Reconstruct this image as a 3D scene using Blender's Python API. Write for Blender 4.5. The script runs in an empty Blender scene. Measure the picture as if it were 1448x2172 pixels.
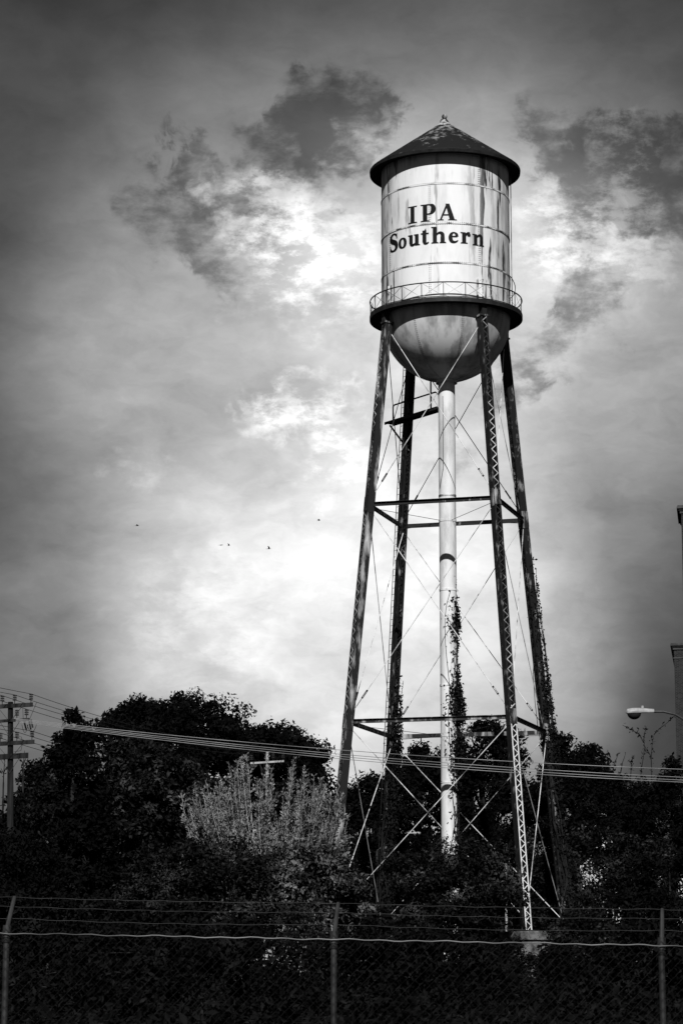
import bpy, bmesh, math, random
import numpy as np
from mathutils import Vector, Matrix
random.seed(7); RNG = np.random.default_rng(7)
scene = bpy.context.scene
COL = scene.collection
R_ = math.radians

# ------------------------------------------------------------------ camera, sky, sun, exposure
F_PX, PITCH, EYE = 5397.9, 0.1825, 1.6          # focal length in photo pixels (1448 x 2172), upward pitch
camd = bpy.data.cameras.new('camera'); cam = bpy.data.objects.new('camera', camd); COL.objects.link(cam)
cam.location = (0, 0, EYE); cam.rotation_euler = (math.pi/2 + PITCH, 0, 0)
camd.sensor_fit = 'VERTICAL'; camd.sensor_height = 36; camd.sensor_width = 36
camd.lens = 36*F_PX/2172; camd.clip_start = 0.1; camd.clip_end = 6000
scene.camera = cam

def ray(px, py):
    u = (px-724)/F_PX; v = -(py-1086)/F_PX; c, s = math.cos(PITCH), math.sin(PITCH)
    return Vector((u, c - v*s, s + v*c))
def at(px, py, depth):
    d = ray(px, py); d = d*(depth/d.y)
    return Vector((d.x, d.y, d.z + EYE))
def ppm(depth): return F_PX/depth

SUN_AZ, SUN_EL = R_(-2), R_(38.5)               # the sun stands behind the photographer
to_sun = Vector((math.sin(SUN_AZ)*math.cos(SUN_EL), -math.cos(SUN_AZ)*math.cos(SUN_EL), math.sin(SUN_EL)))
sd = bpy.data.lights.new('sun', 'SUN'); sd.energy = 4.3; sd.angle = R_(0.5); sd.color = (1, 1, 1)
sun = bpy.data.objects.new('sun', sd); COL.objects.link(sun)
sun.rotation_euler = to_sun.to_track_quat('Z', 'Y').to_euler(); sun.location = (0, -20, 60)

scene.view_settings.view_transform = 'Standard'; scene.view_settings.look = 'None'
scene.view_settings.exposure = 0.0; scene.view_settings.gamma = 1.0; scene.view_settings.use_curve_mapping = False

world = bpy.data.worlds.new('World'); scene.world = world; world.use_nodes = True
def build_sky():
    nt = world.node_tree; N = nt.nodes; L = nt.links
    for n in list(N): N.remove(n)
    def nd(t, **k):
        n = N.new(t)
        for a, b in k.items(): setattr(n, a, b)
        return n
    def val(sock, x):
        if hasattr(x, 'is_output'): L.new(x, sock)
        else: sock.default_value = x
    def M(op, a, b=0.0, c=None, clamp=False):
        n = nd('ShaderNodeMath', operation=op, use_clamp=clamp); val(n.inputs[0], a); val(n.inputs[1], b)
        if c is not None: val(n.inputs[2], c)
        return n.outputs[0]
    def MR(x, a, b, c, d, kind='SMOOTHSTEP'):
        n = nd('ShaderNodeMapRange', interpolation_type=kind); val(n.inputs[0], x)
        for i, q in enumerate((a, b, c, d)): val(n.inputs[i+1], q)
        return n.outputs[0]
    sky = nd('ShaderNodeTexSky', sky_type='NISHITA', sun_disc=False)
    sky.sun_elevation = SUN_EL; sky.sun_rotation = math.pi
    red = nd('ShaderNodeSeparateColor'); L.new(sky.outputs[0], red.inputs[0])   # the film saw the sky through a red filter
    tc = nd('ShaderNodeTexCoord'); dirv = tc.outputs['Generated']
    def noise(vec, scale, detail, rough=0.55, dist=0.0):
        n = nd('ShaderNodeTexNoise'); L.new(vec, n.inputs['Vector'])
        n.inputs['Scale'].default_value = scale; n.inputs['Detail'].default_value = detail
        n.inputs['Roughness'].default_value = rough; n.inputs['Distortion'].default_value = dist
        return n
    def warp(vec, scale, amt, detail=7):
        n = noise(vec, scale, detail, 0.6)
        a = nd('ShaderNodeVectorMath', operation='SUBTRACT'); L.new(n.outputs['Color'], a.inputs[0]); a.inputs[1].default_value = (.5, .5, .5)
        b = nd('ShaderNodeVectorMath', operation='SCALE'); L.new(a.outputs[0], b.inputs[0]); b.inputs['Scale'].default_value = amt
        c = nd('ShaderNodeVectorMath', operation='ADD'); L.new(vec, c.inputs[0]); L.new(b.outputs[0], c.inputs[1])
        d = nd('ShaderNodeVectorMath', operation='NORMALIZE'); L.new(c.outputs[0], d.inputs[0])
        return d.outputs[0]
    wv = warp(warp(dirv, 13, 0.04, 5), 45, 0.06, 10)
    soft = warp(dirv, 9, 0.03, 4)
    def patch(vec, px, py, r):                       # a cloud or a gap in the clouds, r in photo pixels
        d = ray(px, py).normalized()
        n = nd('ShaderNodeVectorMath', operation='DOT_PRODUCT'); L.new(vec, n.inputs[0]); n.inputs[1].default_value = d
        ang = r/F_PX
        return MR(n.outputs['Value'], math.cos(ang), 1.0, 0.0, 1.0)
    tot = None
    def add(x):
        nonlocal tot
        tot = x if tot is None else M('ADD', tot, x)
    # broad bank of lit cloud that the tower stands against
    for px, py, r, w in BANK: add(M('MULTIPLY', patch(soft, px, py, r), w))
    # low cloud all round the sky, at the scale seen in the picture
    add(MR(noise(dirv, 3.2, 5, 0.55, 0.4).outputs[0], 0.40, 0.75, 0.025, 0.14))
    gaps = None
    for px, py, r, w in GAPS:
        g = M('MULTIPLY', patch(wv, px, py, r), w); gaps = g if gaps is None else M('ADD', gaps, g)
    stv = nd('ShaderNodeMapping'); L.new(dirv, stv.inputs[0]); stv.inputs['Scale'].default_value = (1, 1, 1.9)
    rag = noise(stv.outputs[0], 36, 10, 0.66).outputs[0]
    gaps = M('ADD', gaps, M('MULTIPLY', M('SUBTRACT', rag, 0.5), MR(gaps, 0.0, 0.35, 0.0, 3.0)))
    lum = M('MULTIPLY', tot, M('SUBTRACT', 1.0, MR(gaps, -0.10, 1.05, 0.0, 0.66)))
    edge = MR(noise(stv.outputs[0], 60, 10, 0.68).outputs[0], 0.40, 0.62, 0.0, 1.9)
    for px, py, r, w in PUFFS: lum = M('ADD', lum, M('MULTIPLY', M('MULTIPLY', patch(wv, px, py, r), edge), w))
    fine = noise(warp(stv.outputs[0], 30, 0.03, 6), 26, 10, 0.62).outputs[0]
    lum = M('MULTIPLY', lum, MR(fine, 0.3, 0.7, 0.80, 1.30, 'LINEAR'))
    sz = nd('ShaderNodeSeparateXYZ'); L.new(dirv, sz.inputs[0])
    lum = M('MULTIPLY', lum, MR(sz.outputs[2], 0.26, 0.47, 1.0, 0.22))      # deep sky overhead, paler cloud low down
    lum = M('MAXIMUM', lum, 0.0)
    lum = M('ADD', M('MULTIPLY', lum, 10.0), M('MULTIPLY', red.outputs[0], 0.045))
    comb = nd('ShaderNodeCombineColor')
    for i in range(3): L.new(lum, comb.inputs[i])
    bg = nd('ShaderNodeBackground'); L.new(comb.outputs[0], bg.inputs[0]); bg.inputs[1].default_value = 0.1
    out = nd('ShaderNodeOutputWorld'); L.new(bg.outputs[0], out.inputs[0])
BANK = [(840, 780, 930, .31), (760, 1400, 650, .43), (980, 560, 440, .30), (450, 720, 500, .08), (930, 1050, 400, .12), (560, 1460, 380, .14), (1310, 660, 420, .10), (300, 1330, 380, .06), (150, 1150, 620, .055), (60, 1480, 420, .07), (780, 660, 320, .10), (80, 420, 520, .05), (820, 1120, 300, .06)]
GAPS = [(735, 245, 150, .9), (620, 320, 130, .7), (430, 340, 80, .6), (370, 455, 130, .4), (480, 510, 120, .42), (570, 430, 90, .4), (700, 400, 70, .4), (810, 240, 70, .5),
        (1150, 290, 120, .6), (1280, 390, 170, 1.0), (1400, 380, 160, 1.1), (1240, 650, 130, .45), (1150, 730, 110, .5), (1110, 820, 70, .4),
        (600, 980, 150, .12), (950, 980, 90, .25), (740, 620, 90, .2)]
PUFFS = [(555, 890, 80, .13), (630, 885, 100, .16), (710, 950, 120, .16), (590, 440, 130, .14), (690, 540, 170, .16), (620, 590, 140, .10), (1330, 310, 110, .08), (1290, 510, 190, .12), (520, 400, 90, .10), (790, 300, 90, .12), (1180, 480, 140, .12), (300, 985, 70, .05), (420, 1330, 220, .06)]
build_sky()

# ------------------------------------------------------------------ materials
def mat(name, lo, hi=None, scale=2.0, rough=0.6, p0=.4, p1=.6, stretch=(1, 1, 1), detail=6, spec=0.3, metal=0.0, bump=0.0, bscale=None, trans=0.0, coord='pos'):
    m = bpy.data.materials.new(name); m.use_nodes = True; nt = m.node_tree; N = nt.nodes; L = nt.links
    b = N['Principled BSDF']; b.inputs['Roughness'].default_value = rough
    b.inputs['Specular IOR Level'].default_value = spec; b.inputs['Metallic'].default_value = metal
    hi = lo if hi is None else hi
    if coord == 'pos': src = N.new('ShaderNodeNewGeometry').outputs['Position']
    else: src = N.new('ShaderNodeTexCoord').outputs['Object']
    mp = N.new('ShaderNodeMapping'); L.new(src, mp.inputs[0]); mp.inputs['Scale'].default_value = stretch
    nz = N.new('ShaderNodeTexNoise'); L.new(mp.outputs[0], nz.inputs['Vector'])
    nz.inputs['Scale'].default_value = scale; nz.inputs['Detail'].default_value = detail; nz.inputs['Roughness'].default_value = .62
    r = N.new('ShaderNodeValToRGB'); L.new(nz.outputs[0], r.inputs[0])
    r.color_ramp.elements[0].position = p0; r.color_ramp.elements[1].position = p1
    r.color_ramp.elements[0].color = (lo, lo, lo, 1); r.color_ramp.elements[1].color = (hi, hi, hi, 1)
    L.new(r.outputs[0], b.inputs['Base Color'])
    if bump:
        n2 = N.new('ShaderNodeTexNoise'); L.new(src, n2.inputs['Vector']); n2.inputs['Scale'].default_value = bscale or scale*4; n2.inputs['Detail'].default_value = 5
        bp = N.new('ShaderNodeBump'); bp.inputs['Strength'].default_value = bump; bp.inputs['Distance'].default_value = .02
        L.new(n2.outputs[0], bp.inputs['Height']); L.new(bp.outputs[0], b.inputs['Normal'])
    return m

X0, D = 5.448, 128.81                            # tower axis
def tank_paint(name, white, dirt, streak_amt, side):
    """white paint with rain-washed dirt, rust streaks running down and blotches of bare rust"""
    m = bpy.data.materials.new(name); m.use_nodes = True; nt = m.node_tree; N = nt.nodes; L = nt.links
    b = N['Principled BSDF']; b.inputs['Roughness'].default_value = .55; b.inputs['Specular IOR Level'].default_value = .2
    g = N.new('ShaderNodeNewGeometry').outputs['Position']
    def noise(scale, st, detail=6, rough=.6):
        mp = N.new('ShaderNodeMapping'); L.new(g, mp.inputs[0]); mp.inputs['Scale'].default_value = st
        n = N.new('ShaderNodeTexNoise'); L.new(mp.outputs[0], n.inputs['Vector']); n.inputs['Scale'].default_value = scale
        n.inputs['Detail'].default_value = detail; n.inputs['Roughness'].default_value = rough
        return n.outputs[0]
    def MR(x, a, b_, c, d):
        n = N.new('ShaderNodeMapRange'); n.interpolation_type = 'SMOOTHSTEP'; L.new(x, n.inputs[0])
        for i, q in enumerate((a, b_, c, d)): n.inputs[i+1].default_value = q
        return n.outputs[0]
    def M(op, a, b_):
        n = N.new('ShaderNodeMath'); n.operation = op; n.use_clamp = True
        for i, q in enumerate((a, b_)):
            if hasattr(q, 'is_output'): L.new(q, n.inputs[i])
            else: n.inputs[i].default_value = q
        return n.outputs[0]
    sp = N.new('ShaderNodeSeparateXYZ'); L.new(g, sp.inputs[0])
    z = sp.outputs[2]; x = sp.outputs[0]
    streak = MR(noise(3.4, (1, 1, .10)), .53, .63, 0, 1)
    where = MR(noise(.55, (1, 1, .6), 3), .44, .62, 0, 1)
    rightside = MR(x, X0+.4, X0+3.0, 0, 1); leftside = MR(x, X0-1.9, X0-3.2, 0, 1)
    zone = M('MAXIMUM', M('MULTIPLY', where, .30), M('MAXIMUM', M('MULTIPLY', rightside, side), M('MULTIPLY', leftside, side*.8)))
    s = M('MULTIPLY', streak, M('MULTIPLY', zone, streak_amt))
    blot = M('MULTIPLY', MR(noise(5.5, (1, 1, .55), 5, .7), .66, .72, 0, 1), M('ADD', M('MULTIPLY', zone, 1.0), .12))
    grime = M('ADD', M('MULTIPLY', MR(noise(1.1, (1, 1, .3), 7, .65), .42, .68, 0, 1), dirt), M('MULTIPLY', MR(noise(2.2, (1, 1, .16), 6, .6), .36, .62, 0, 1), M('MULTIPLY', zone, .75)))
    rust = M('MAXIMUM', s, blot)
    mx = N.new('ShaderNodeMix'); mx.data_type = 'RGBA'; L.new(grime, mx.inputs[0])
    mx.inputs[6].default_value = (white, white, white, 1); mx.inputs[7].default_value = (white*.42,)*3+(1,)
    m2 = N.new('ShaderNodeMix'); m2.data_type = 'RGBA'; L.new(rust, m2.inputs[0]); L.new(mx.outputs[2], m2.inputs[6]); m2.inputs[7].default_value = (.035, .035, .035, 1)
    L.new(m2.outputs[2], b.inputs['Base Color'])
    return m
MT = {
 'tank': tank_paint('tank_white_paint', .88, .20, 1.7, .9),
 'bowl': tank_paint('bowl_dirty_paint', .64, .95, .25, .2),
 'riser': tank_paint('riser_white_paint', .80, .6, 1.0, .3),
 'roof': mat('weathered_roof_paint', .012, .34, 2.4, .6, .56, .76, (1, 1, .6), 9, bump=.2, bscale=5),
 'roofcap': mat('worn_bare_roof_metal', .03, .5, 3.2, .55, .44, .62, detail=8),
 'trim': mat('dark_trim_paint', .012, .05, 3, .65, .5, .8),
 'soffit': mat('dark_soffit_paint', .01, .02, 3, .8, spec=.1),
 'leg': mat('flaking_leg_paint', .010, .40, 3.4, .6, .57, .74, (1, 1, .35), 9, bump=.3, bscale=14),
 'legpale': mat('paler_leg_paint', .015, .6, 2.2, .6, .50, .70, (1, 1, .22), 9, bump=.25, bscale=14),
 'lace': mat('lacing_bar_paint', .03, .66, .42, .6, .45, .61, (1, 1, .5), 5),
 'lit_lace': mat('sunlit_lacing_bar_colour', .2, .75, 1.5, .6, .30, .48),  # paler copy of the lacing colour, sunlight on the lower leg painted in
 'rod': mat('galvanised_rod', .10, .8, 1.1, .4, .36, .54, spec=.5),
 'dark': mat('dark_iron', .012, .05, 4, .6, .5, .8),
 'black': mat('black_letter_paint', .008, .16, 7, .7, .63, .74, (1, 1, .4), spec=.15),
 'rivet': mat('rusty_rivet', .03, .35, 1.4, .7, .42, .62),
 'seam': mat('rusty_lap_seam', .05, .8, 1.7, .7, .40, .56),
 'concrete': mat('stained_concrete', .02, .18, 2.3, .85, .38, .62, bump=.4, bscale=9),
 'ground': mat('dark_earth', .006, .014, .6, .95, spec=.05),
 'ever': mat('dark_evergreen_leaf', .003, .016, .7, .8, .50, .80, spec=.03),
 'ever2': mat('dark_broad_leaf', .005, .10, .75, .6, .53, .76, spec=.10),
 'mid': mat('mid_green_leaf', .010, .24, 1.4, .55, .48, .72, spec=.18),
 'pale': mat('pale_silvery_leaf', .022, .28, 1.7, .5, .38, .66, spec=.25),
 'weed': mat('weed_leaf', .003, .018, 1.4, .7, .52, .75, spec=.05),
 'ivy': mat('ivy_leaf', .005, .014, 2, .7, spec=.06),
 'bark': mat('dark_bark', .008, .03, 4, .9, stretch=(1, 1, .2), spec=.1),
 'pole': mat('weathered_pole_wood', .006, .05, 3, .85, .4, .75, (1, 1, .08), spec=.1),
 'polepale': mat('pale_pole_wood', .30, .6, 3, .85, .4, .7, (1, 1, .08), spec=.1),
 'insul': mat('grey_porcelain', .015, .03, 3, .3, spec=.5),
 'wire': mat('dark_wire', .015, .03, 3, .6),
 'cable': mat('bright_aluminium_cable', .22, .48, .15, .35, .4, .6, spec=.6),
 'tension': mat('bright_tension_wire', .03, .24, 1.3, .4, .35, .65, spec=.5),
 'lamp': mat('pale_lamp_housing', .26, .4, 5, .45),
 'lens': mat('smoky_lamp_lens', .02, .03, 5, .12, spec=.6),
 'galv': mat('galvanised_post', .010, .038, 6, .5, .35, .65, spec=.4),
 'link': mat('dull_chain_link', .004, .014, 9, .6, spec=.2),
 'bird': mat('bird_dark', .02, .03, 5, .7), 'birdw': mat('bird_white', .75, .85, 5, .7),
 'stone': mat('dark_cornice_stone', .03, .07, 1.5, .8), 'house': mat('white_house_siding', .6, .75, 1.2, .7),
 'shingle': mat('dark_shingle', .03, .06, 3, .9), 'glass': mat('dark_window_glass', .01, .015, 3, .08, spec=.6),
}
def brick_mat():
    m = bpy.data.materials.new('dark_brickwork'); m.use_nodes = True; N = m.node_tree.nodes; L = m.node_tree.links
    b = N['Principled BSDF']; b.inputs['Roughness'].default_value = .9; b.inputs['Specular IOR Level'].default_value = .1
    tc = N.new('ShaderNodeTexCoord'); mp = N.new('ShaderNodeMapping'); L.new(tc.outputs['Object'], mp.inputs[0])
    mp.inputs['Rotation'].default_value = (math.pi/2, 0, 0)
    bt = N.new('ShaderNodeTexBrick'); L.new(mp.outputs[0], bt.inputs[0])
    bt.inputs['Scale'].default_value = 1; bt.inputs['Brick Width'].default_value = .23; bt.inputs['Row Height'].default_value = .085; bt.inputs['Mortar Size'].default_value = .012
    bt.inputs['Color1'].default_value = (.012, .012, .012, 1); bt.inputs['Color2'].default_value = (.028, .028, .028, 1); bt.inputs['Mortar'].default_value = (.055, .055, .055, 1)
    L.new(bt.outputs[0], b.inputs['Base Color'])
    return m
MT['brick'] = brick_mat()
def roof_mat():
    m = MT['roof']; N = m.node_tree.nodes; L = m.node_tree.links; g = N.new('ShaderNodeNewGeometry'); sp = N.new('ShaderNodeSeparateXYZ'); L.new(g.outputs['Position'], sp.inputs[0])
    mr = N.new('ShaderNodeMapRange'); L.new(sp.outputs[2], mr.inputs[0]); mr.inputs[1].default_value = 44.4; mr.inputs[2].default_value = 46.2; mr.inputs[3].default_value = -.04; mr.inputs[4].default_value = .15
    nz = next(n for n in N if n.type == 'TEX_NOISE' and n.outputs[0].links[0].to_node.type == 'VALTORGB'); rp = next(n for n in N if n.type == 'VALTORGB')
    a = N.new('ShaderNodeMath'); a.operation = 'ADD'; L.new(nz.outputs[0], a.inputs[0]); L.new(mr.outputs[0], a.inputs[1]); L.new(a.outputs[0], rp.inputs[0])
roof_mat()                                       # paint worn through towards the apex

# ------------------------------------------------------------------ mesh helpers
class MB:
    def __init__(s): s.v = []; s.f = []
    def quadpts(s, pts):
        i = len(s.v); s.v += [tuple(p) for p in pts]; s.f.append(tuple(range(i, i+len(pts)))); return s
    def box(s, c, ax, ay, az):                       # centre and three half-axis vectors
        c, ax, ay, az = map(Vector, (c, ax, ay, az)); i = len(s.v)
        for sx in (-1, 1):
            for sy in (-1, 1):
                for sz in (-1, 1): s.v.append(tuple(c+ax*sx+ay*sy+az*sz))
        for f in ((0, 1, 3, 2), (4, 6, 7, 5), (0, 4, 5, 1), (2, 3, 7, 6), (0, 2, 6, 4), (1, 5, 7, 3)): s.f.append(tuple(i+q for q in f))
        return s
    def abox(s, x0, x1, y0, y1, z0, z1):
        return s.box(((x0+x1)/2, (y0+y1)/2, (z0+z1)/2), ((x1-x0)/2, 0, 0), (0, (y1-y0)/2, 0), (0, 0, (z1-z0)/2))
    def bar(s, p, q, side, w, t):                    # flat bar from p to q, width w along side, thickness t
        p, q, side = Vector(p), Vector(q), Vector(side); d = (q-p); n = d.normalized()
        side = (side - n*side.dot(n)).normalized(); k = n.cross(side)
        return s.box((p+q)/2, d/2, side*(w/2), k*(t/2))
    def tube(s, pts, rad, n=8, cap=True):
        pts = [Vector(p) for p in pts]; k = len(pts)
        rad = rad if hasattr(rad, '__len__') else [rad]*k
        prev = None; i0 = len(s.v)
        for j, p in enumerate(pts):
            t = (pts[min(j+1, k-1)]-pts[max(j-1, 0)]).normalized()
            if prev is None: u = t.orthogonal().normalized()
            else:
                u = prev - t*prev.dot(t); u = u.normalized() if u.length > 1e-6 else t.orthogonal().normalized()
            prev = u; w = t.cross(u)
            for a in range(n):
                th = 2*math.pi*a/n; s.v.append(tuple(p+(u*math.cos(th)+w*math.sin(th))*rad[j]))
        for j in range(k-1):
            for a in range(n):
                b = (a+1) % n; s.f.append((i0+j*n+a, i0+j*n+b, i0+(j+1)*n+b, i0+(j+1)*n+a))
        if cap:
            s.f.append(tuple(i0+a for a in range(n))[::-1]); s.f.append(tuple(i0+(k-1)*n+a for a in range(n)))
        return s
    def lathe(s, prof, c=(0, 0, 0), n=48, a0=0.0, a1=2*math.pi, closed=False):   # prof of (r, z)
        full = abs(a1-a0-2*math.pi) < 1e-6; m = n if full else n+1; i0 = len(s.v); k = len(prof)
        for a in range(m):
            th = a0+(a1-a0)*a/n
            for r, z in prof: s.v.append((c[0]+r*math.cos(th), c[1]+r*math.sin(th), c[2]+z))
        for a in range(n):
            b = (a+1) % m
            for j in range(k if closed else k-1):
                j2 = (j+1) % k; s.f.append((i0+a*k+j, i0+b*k+j, i0+b*k+j2, i0+a*k+j2))
        if not full and closed:
            s.f.append(tuple(i0+j for j in range(k))); s.f.append(tuple(i0+n*k+j for j in range(k))[::-1])
        return s
    def mesh(s, name, m, smooth=False):
        me = bpy.data.meshes.new(name); me.from_pydata(s.v, [], s.f)
        bm = bmesh.new(); bm.from_mesh(me); bmesh.ops.recalc_face_normals(bm, faces=bm.faces); bm.to_mesh(me); bm.free()
        me.materials.append(MT[m]); 
        if smooth:
            me.polygons.foreach_set('use_smooth', [True]*len(me.polygons)); me.set_sharp_from_angle(angle=R_(35))
        return me
    def build(s, name, m, parent=None, smooth=False):
        return link(name, s.mesh(name, m, smooth), parent)
def world_loc(o):
    v = Vector(o.location)
    return v + world_loc(o.parent) if o.parent else v
def link(name, me, parent=None, loc=None, rotz=None, rel=False):
    """mesh given in world coordinates unless loc is set; parents carry no rotation when world meshes hang on them"""
    o = bpy.data.objects.new(name, me); COL.objects.link(o)
    if parent:
        o.parent = parent
        if loc is None: o.location = -world_loc(parent)
        elif not rel: o.location = Vector(loc)-world_loc(parent)
        else: o.location = loc
    elif loc is not None: o.location = loc
    if rotz is not None: o.rotation_euler = (0, 0, rotz)
    return o
def tag(o, label=None, cat=None, group=None, kind=None):
    for k, v in (('label', label), ('category', cat), ('group', group), ('kind', kind)):
        if v: o[k] = v
    return o
def empty(name, loc, label, cat, group=None):
    o = bpy.data.objects.new(name, None); COL.objects.link(o); o.location = loc; o.empty_display_size = .5
    return tag(o, label, cat, group)

def ground_z(x, y):
    t = min(1, max(0, (y-22)/(112-22))); return 1.4*t*t*(3-2*t)

# ------------------------------------------------------------------ ground
def build_ground():
    ys = [-400, -60, -20, 0, 10, 16, 22]+list(range(26, 130, 4))+[140, 160, 200, 260, 400, 800, 1600, 3000]
    xs = [-1500, -600, -250, -120, -80]+list(range(-60, 61, 6))+[80, 120, 250, 600, 1500]
    b = MB()
    for y in ys:
        for x in xs:
            w = .08*math.sin(x*.31+y*.17)+.06*math.sin(x*.13-y*.41) if 24 < y < 300 else 0
            b.v.append((x, y, ground_z(x, y)+w))
    n = len(xs)
    for j in range(len(ys)-1):
        for i in range(n-1): b.f.append((j*n+i, j*n+i+1, (j+1)*n+i+1, (j+1)*n+i))
    tag(b.build('ground', 'ground', smooth=True), kind='structure')
build_ground()

# ------------------------------------------------------------------ water tower
GZ = 1.4
tower = empty('water_tower', (X0, D, GZ), 'riveted white water tower with dark conical roof on four laced legs, lettered IPA Southern', 'water tower')
PHI = [-2.6393 + k*math.pi/2 for k in range(4)]  # front left, front right, rear right, rear left
R = 3.35
Z_FLOOR, Z_EAVE, Z_APEX, Z_TOP, Z_L1, Z_L2, Z_PIER = 35.68, 43.60, 46.42, 34.92, 25.35, 14.29, 3.95
def leg_r(z): return 4.5976 + (Z_L1-z)*0.1107
def P(r, a, z): return Vector((X0+r*math.cos(a), D+r*math.sin(a), z))
AX = (X0, D, 0)

def build_tank():
    core = MB().lathe([(R-.03, Z_FLOOR-.05), (R-.03, Z_EAVE-.02)], AX, 96).build('tank', 'tank', tower, True)
    zs = [35.70, 37.69, 39.80, 41.92, 43.56]
    loc0 = Vector((X0, D, 0))
    for i in range(4):
        r = R + (.012 if i % 2 == 0 else 0)
        z0, z1 = zs[i]-(.03 if i else 0), zs[i+1]+.03 if i < 3 else zs[i+1]
        pm = MB().lathe([(r-.012, z0), (r, z0), (r, z1), (r-.012, z1)], (0, 0, 0), 28, R_(.05), R_(89.95), True).mesh('shell_plate', 'tank', True)
        off = -2.6393 + (math.pi/4 if i % 2 == 0 else 0)
        for k in range(4): link('shell_plate', pm, core, loc0, off + k*math.pi/2)
        if i: 
            MB().lathe([(R+.010, zs[i]-.035), (R+.030, zs[i]-.03), (R+.030, zs[i]+.03), (R+.010, zs[i]+.035)], AX, 96).build('lap_seam', 'seam', core, True)
    rv = MB()
    def rivet(a, z, r=R+.03, s=.026):
        p = P(r, a, z); n = Vector((math.cos(a), math.sin(a), 0)); t = Vector((-math.sin(a), math.cos(a), 0)); i = len(rv.v)
        for q in (t*s, Vector((0, 0, s)), -t*s, Vector((0, 0, -s)), n*s*.7): rv.v.append(tuple(p+q))
        for k in range(4): rv.f.append((i+k, i+(k+1) % 4, i+4))
    for i in (1, 2, 3):
        for k in range(190):
            rivet(2*math.pi*k/190, zs[i]+.055, R+.012); rivet(2*math.pi*k/190, zs[i]-.055, R+.012)
    for i in range(4):
        off = -2.6393 + (math.pi/4 if i % 2 == 0 else 0)
        for k in range(4):
            z = zs[i]+.12
            while z < zs[i+1]-.1:
                for da in (-.012, .012): rivet(off+k*math.pi/2+da, z, R+.012)
                z += .11
    tag(rv.build('rivet_rows', 'rivet', core), kind='stuff')
    for a in PHI:                                    # doubling straps above each leg
        for da in (-.045, .045):
            t = Vector((-math.sin(a+da), math.cos(a+da), 0)); n = Vector((math.cos(a), math.sin(a), 0))
            MB().box(P(R+.03, a+da, 36.35), t*.05, n*.02, (0, 0, .62)).build('strap', 'seam', core)
    # hoop of the inspection ladder at the right of the shell, and the thin shell ladder at the edge
    a = R_(-90+68); n = Vector((math.cos(a), math.sin(a), 0)); t = Vector((-math.sin(a), math.cos(a), 0))
    c = P(R+.12, a, 37.0)
    MB().tube([c+t*.42*math.cos(q)+n*.10*(1+math.cos(q*2))+Vector((0, 0, .62*math.sin(q))) for q in [2*math.pi*k/28 for k in range(29)]], .022, 6).build('ladder_hoop', 'dark', core, True)
    a = R_(-90+88); lad = MB(); t = Vector((-math.sin(a), math.cos(a), 0)); c = P(R+.10, a, 0)
    for s in (-1, 1): lad.tube([c+t*.2*s+Vector((0, 0, 35.75)), c+t*.2*s+Vector((0, 0, 43.4))], .018, 5)
    z = 36.0
    while z < 43.3: lad.tube([c-t*.2+Vector((0, 0, z)), c+t*.2+Vector((0, 0, z))], .011, 4); z += .3
    lad.build('shell_ladder', 'legpale', core)
    return core
tank = build_tank()

# ---- lettering, painted on the shell: serif capitals and lower case from quads and swept strokes
def letter_mesh(pieces, s0, zb):
    v = []; f = []
    for idx, piece in enumerate(pieces):
        rr = R + .0185 + idx*.0007
        if piece[0] == 'q':
            p = [Vector((a, b, 0)) for a, b in piece[1]]; n = 8; m = 5
            i0 = len(v)
            for i in range(n+1):
                for j in range(m+1):
                    a, b = i/n, j/m
                    q = p[0]*(1-a)*(1-b)+p[1]*a*(1-b)+p[2]*a*b+p[3]*(1-a)*b; v.append((q.x, q.y, rr))
            for i in range(n):
                for j in range(m): k = i0+i*(m+1)+j; f.append((k, k+m+1, k+m+2, k+1))
        else:
            pts, ws = piece[1], [q*1.14 for q in piece[2]]; K = len(pts); i0 = len(v); cs = []
            def cr(a, b, c, d, t): return .5*((2*b)+(c-a)*t+(2*a-5*b+4*c-d)*t*t+(3*b-a-3*c+d)*t**3)
            for j in range(K-1):
                g = lambda i: (Vector((*pts[max(0, min(K-1, i))], ws[max(0, min(K-1, i))])))
                for s in range(7): cs.append(Vector([cr(g(j-1)[q], g(j)[q], g(j+1)[q], g(j+2)[q], s/7) for q in range(3)]))
            cs.append(Vector((*pts[-1], ws[-1])))
            for j, c in enumerate(cs):
                t = cs[min(j+1, len(cs)-1)]-cs[max(j-1, 0)]; t = Vector((t.x, t.y)).normalized(); nrm = Vector((-t.y, t.x))
                for u in (-.5, -.17, .17, .5): v.append((c.x+nrm.x*c.z*u, c.y+nrm.y*c.z*u, rr))
            for j in range(len(cs)-1):
                for u in range(3): k = i0+j*4+u; f.append((k, k+4, k+5, k+1))
    out = []
    for x, y, rr in v:
        a = -math.pi/2 + (s0+x)/R; out.append((X0+rr*math.cos(a), D+rr*math.sin(a), zb+y))
    return out, f
def stem(x, w, y0, y1):
    if w < .2: x, w = x-.018, w+.036
    return ('q', [(x, y0), (x+w, y0), (x+w, y1), (x, y1)])
def serif(x0, x1, y, up, h=.07):                     # slightly wedge-shaped foot or head
    d = .018
    return ('q', [(x0, y), (x1, y), (x1-.03, y+h), (x0+.03, y+h)]) if up else ('q', [(x0+.03, y-h), (x1-.03, y-h), (x1, y), (x0, y)])
def oval(cx, cy, rx, ry, thick, thin):
    n = 16; return ('s', [(cx+rx*math.cos(2*math.pi*k/n), cy+ry*math.sin(2*math.pi*k/n)) for k in range(n+1)], [thin+(thick-thin)*abs(math.cos(2*math.pi*k/n))**1.3 for k in range(n+1)])
H = .93
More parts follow.
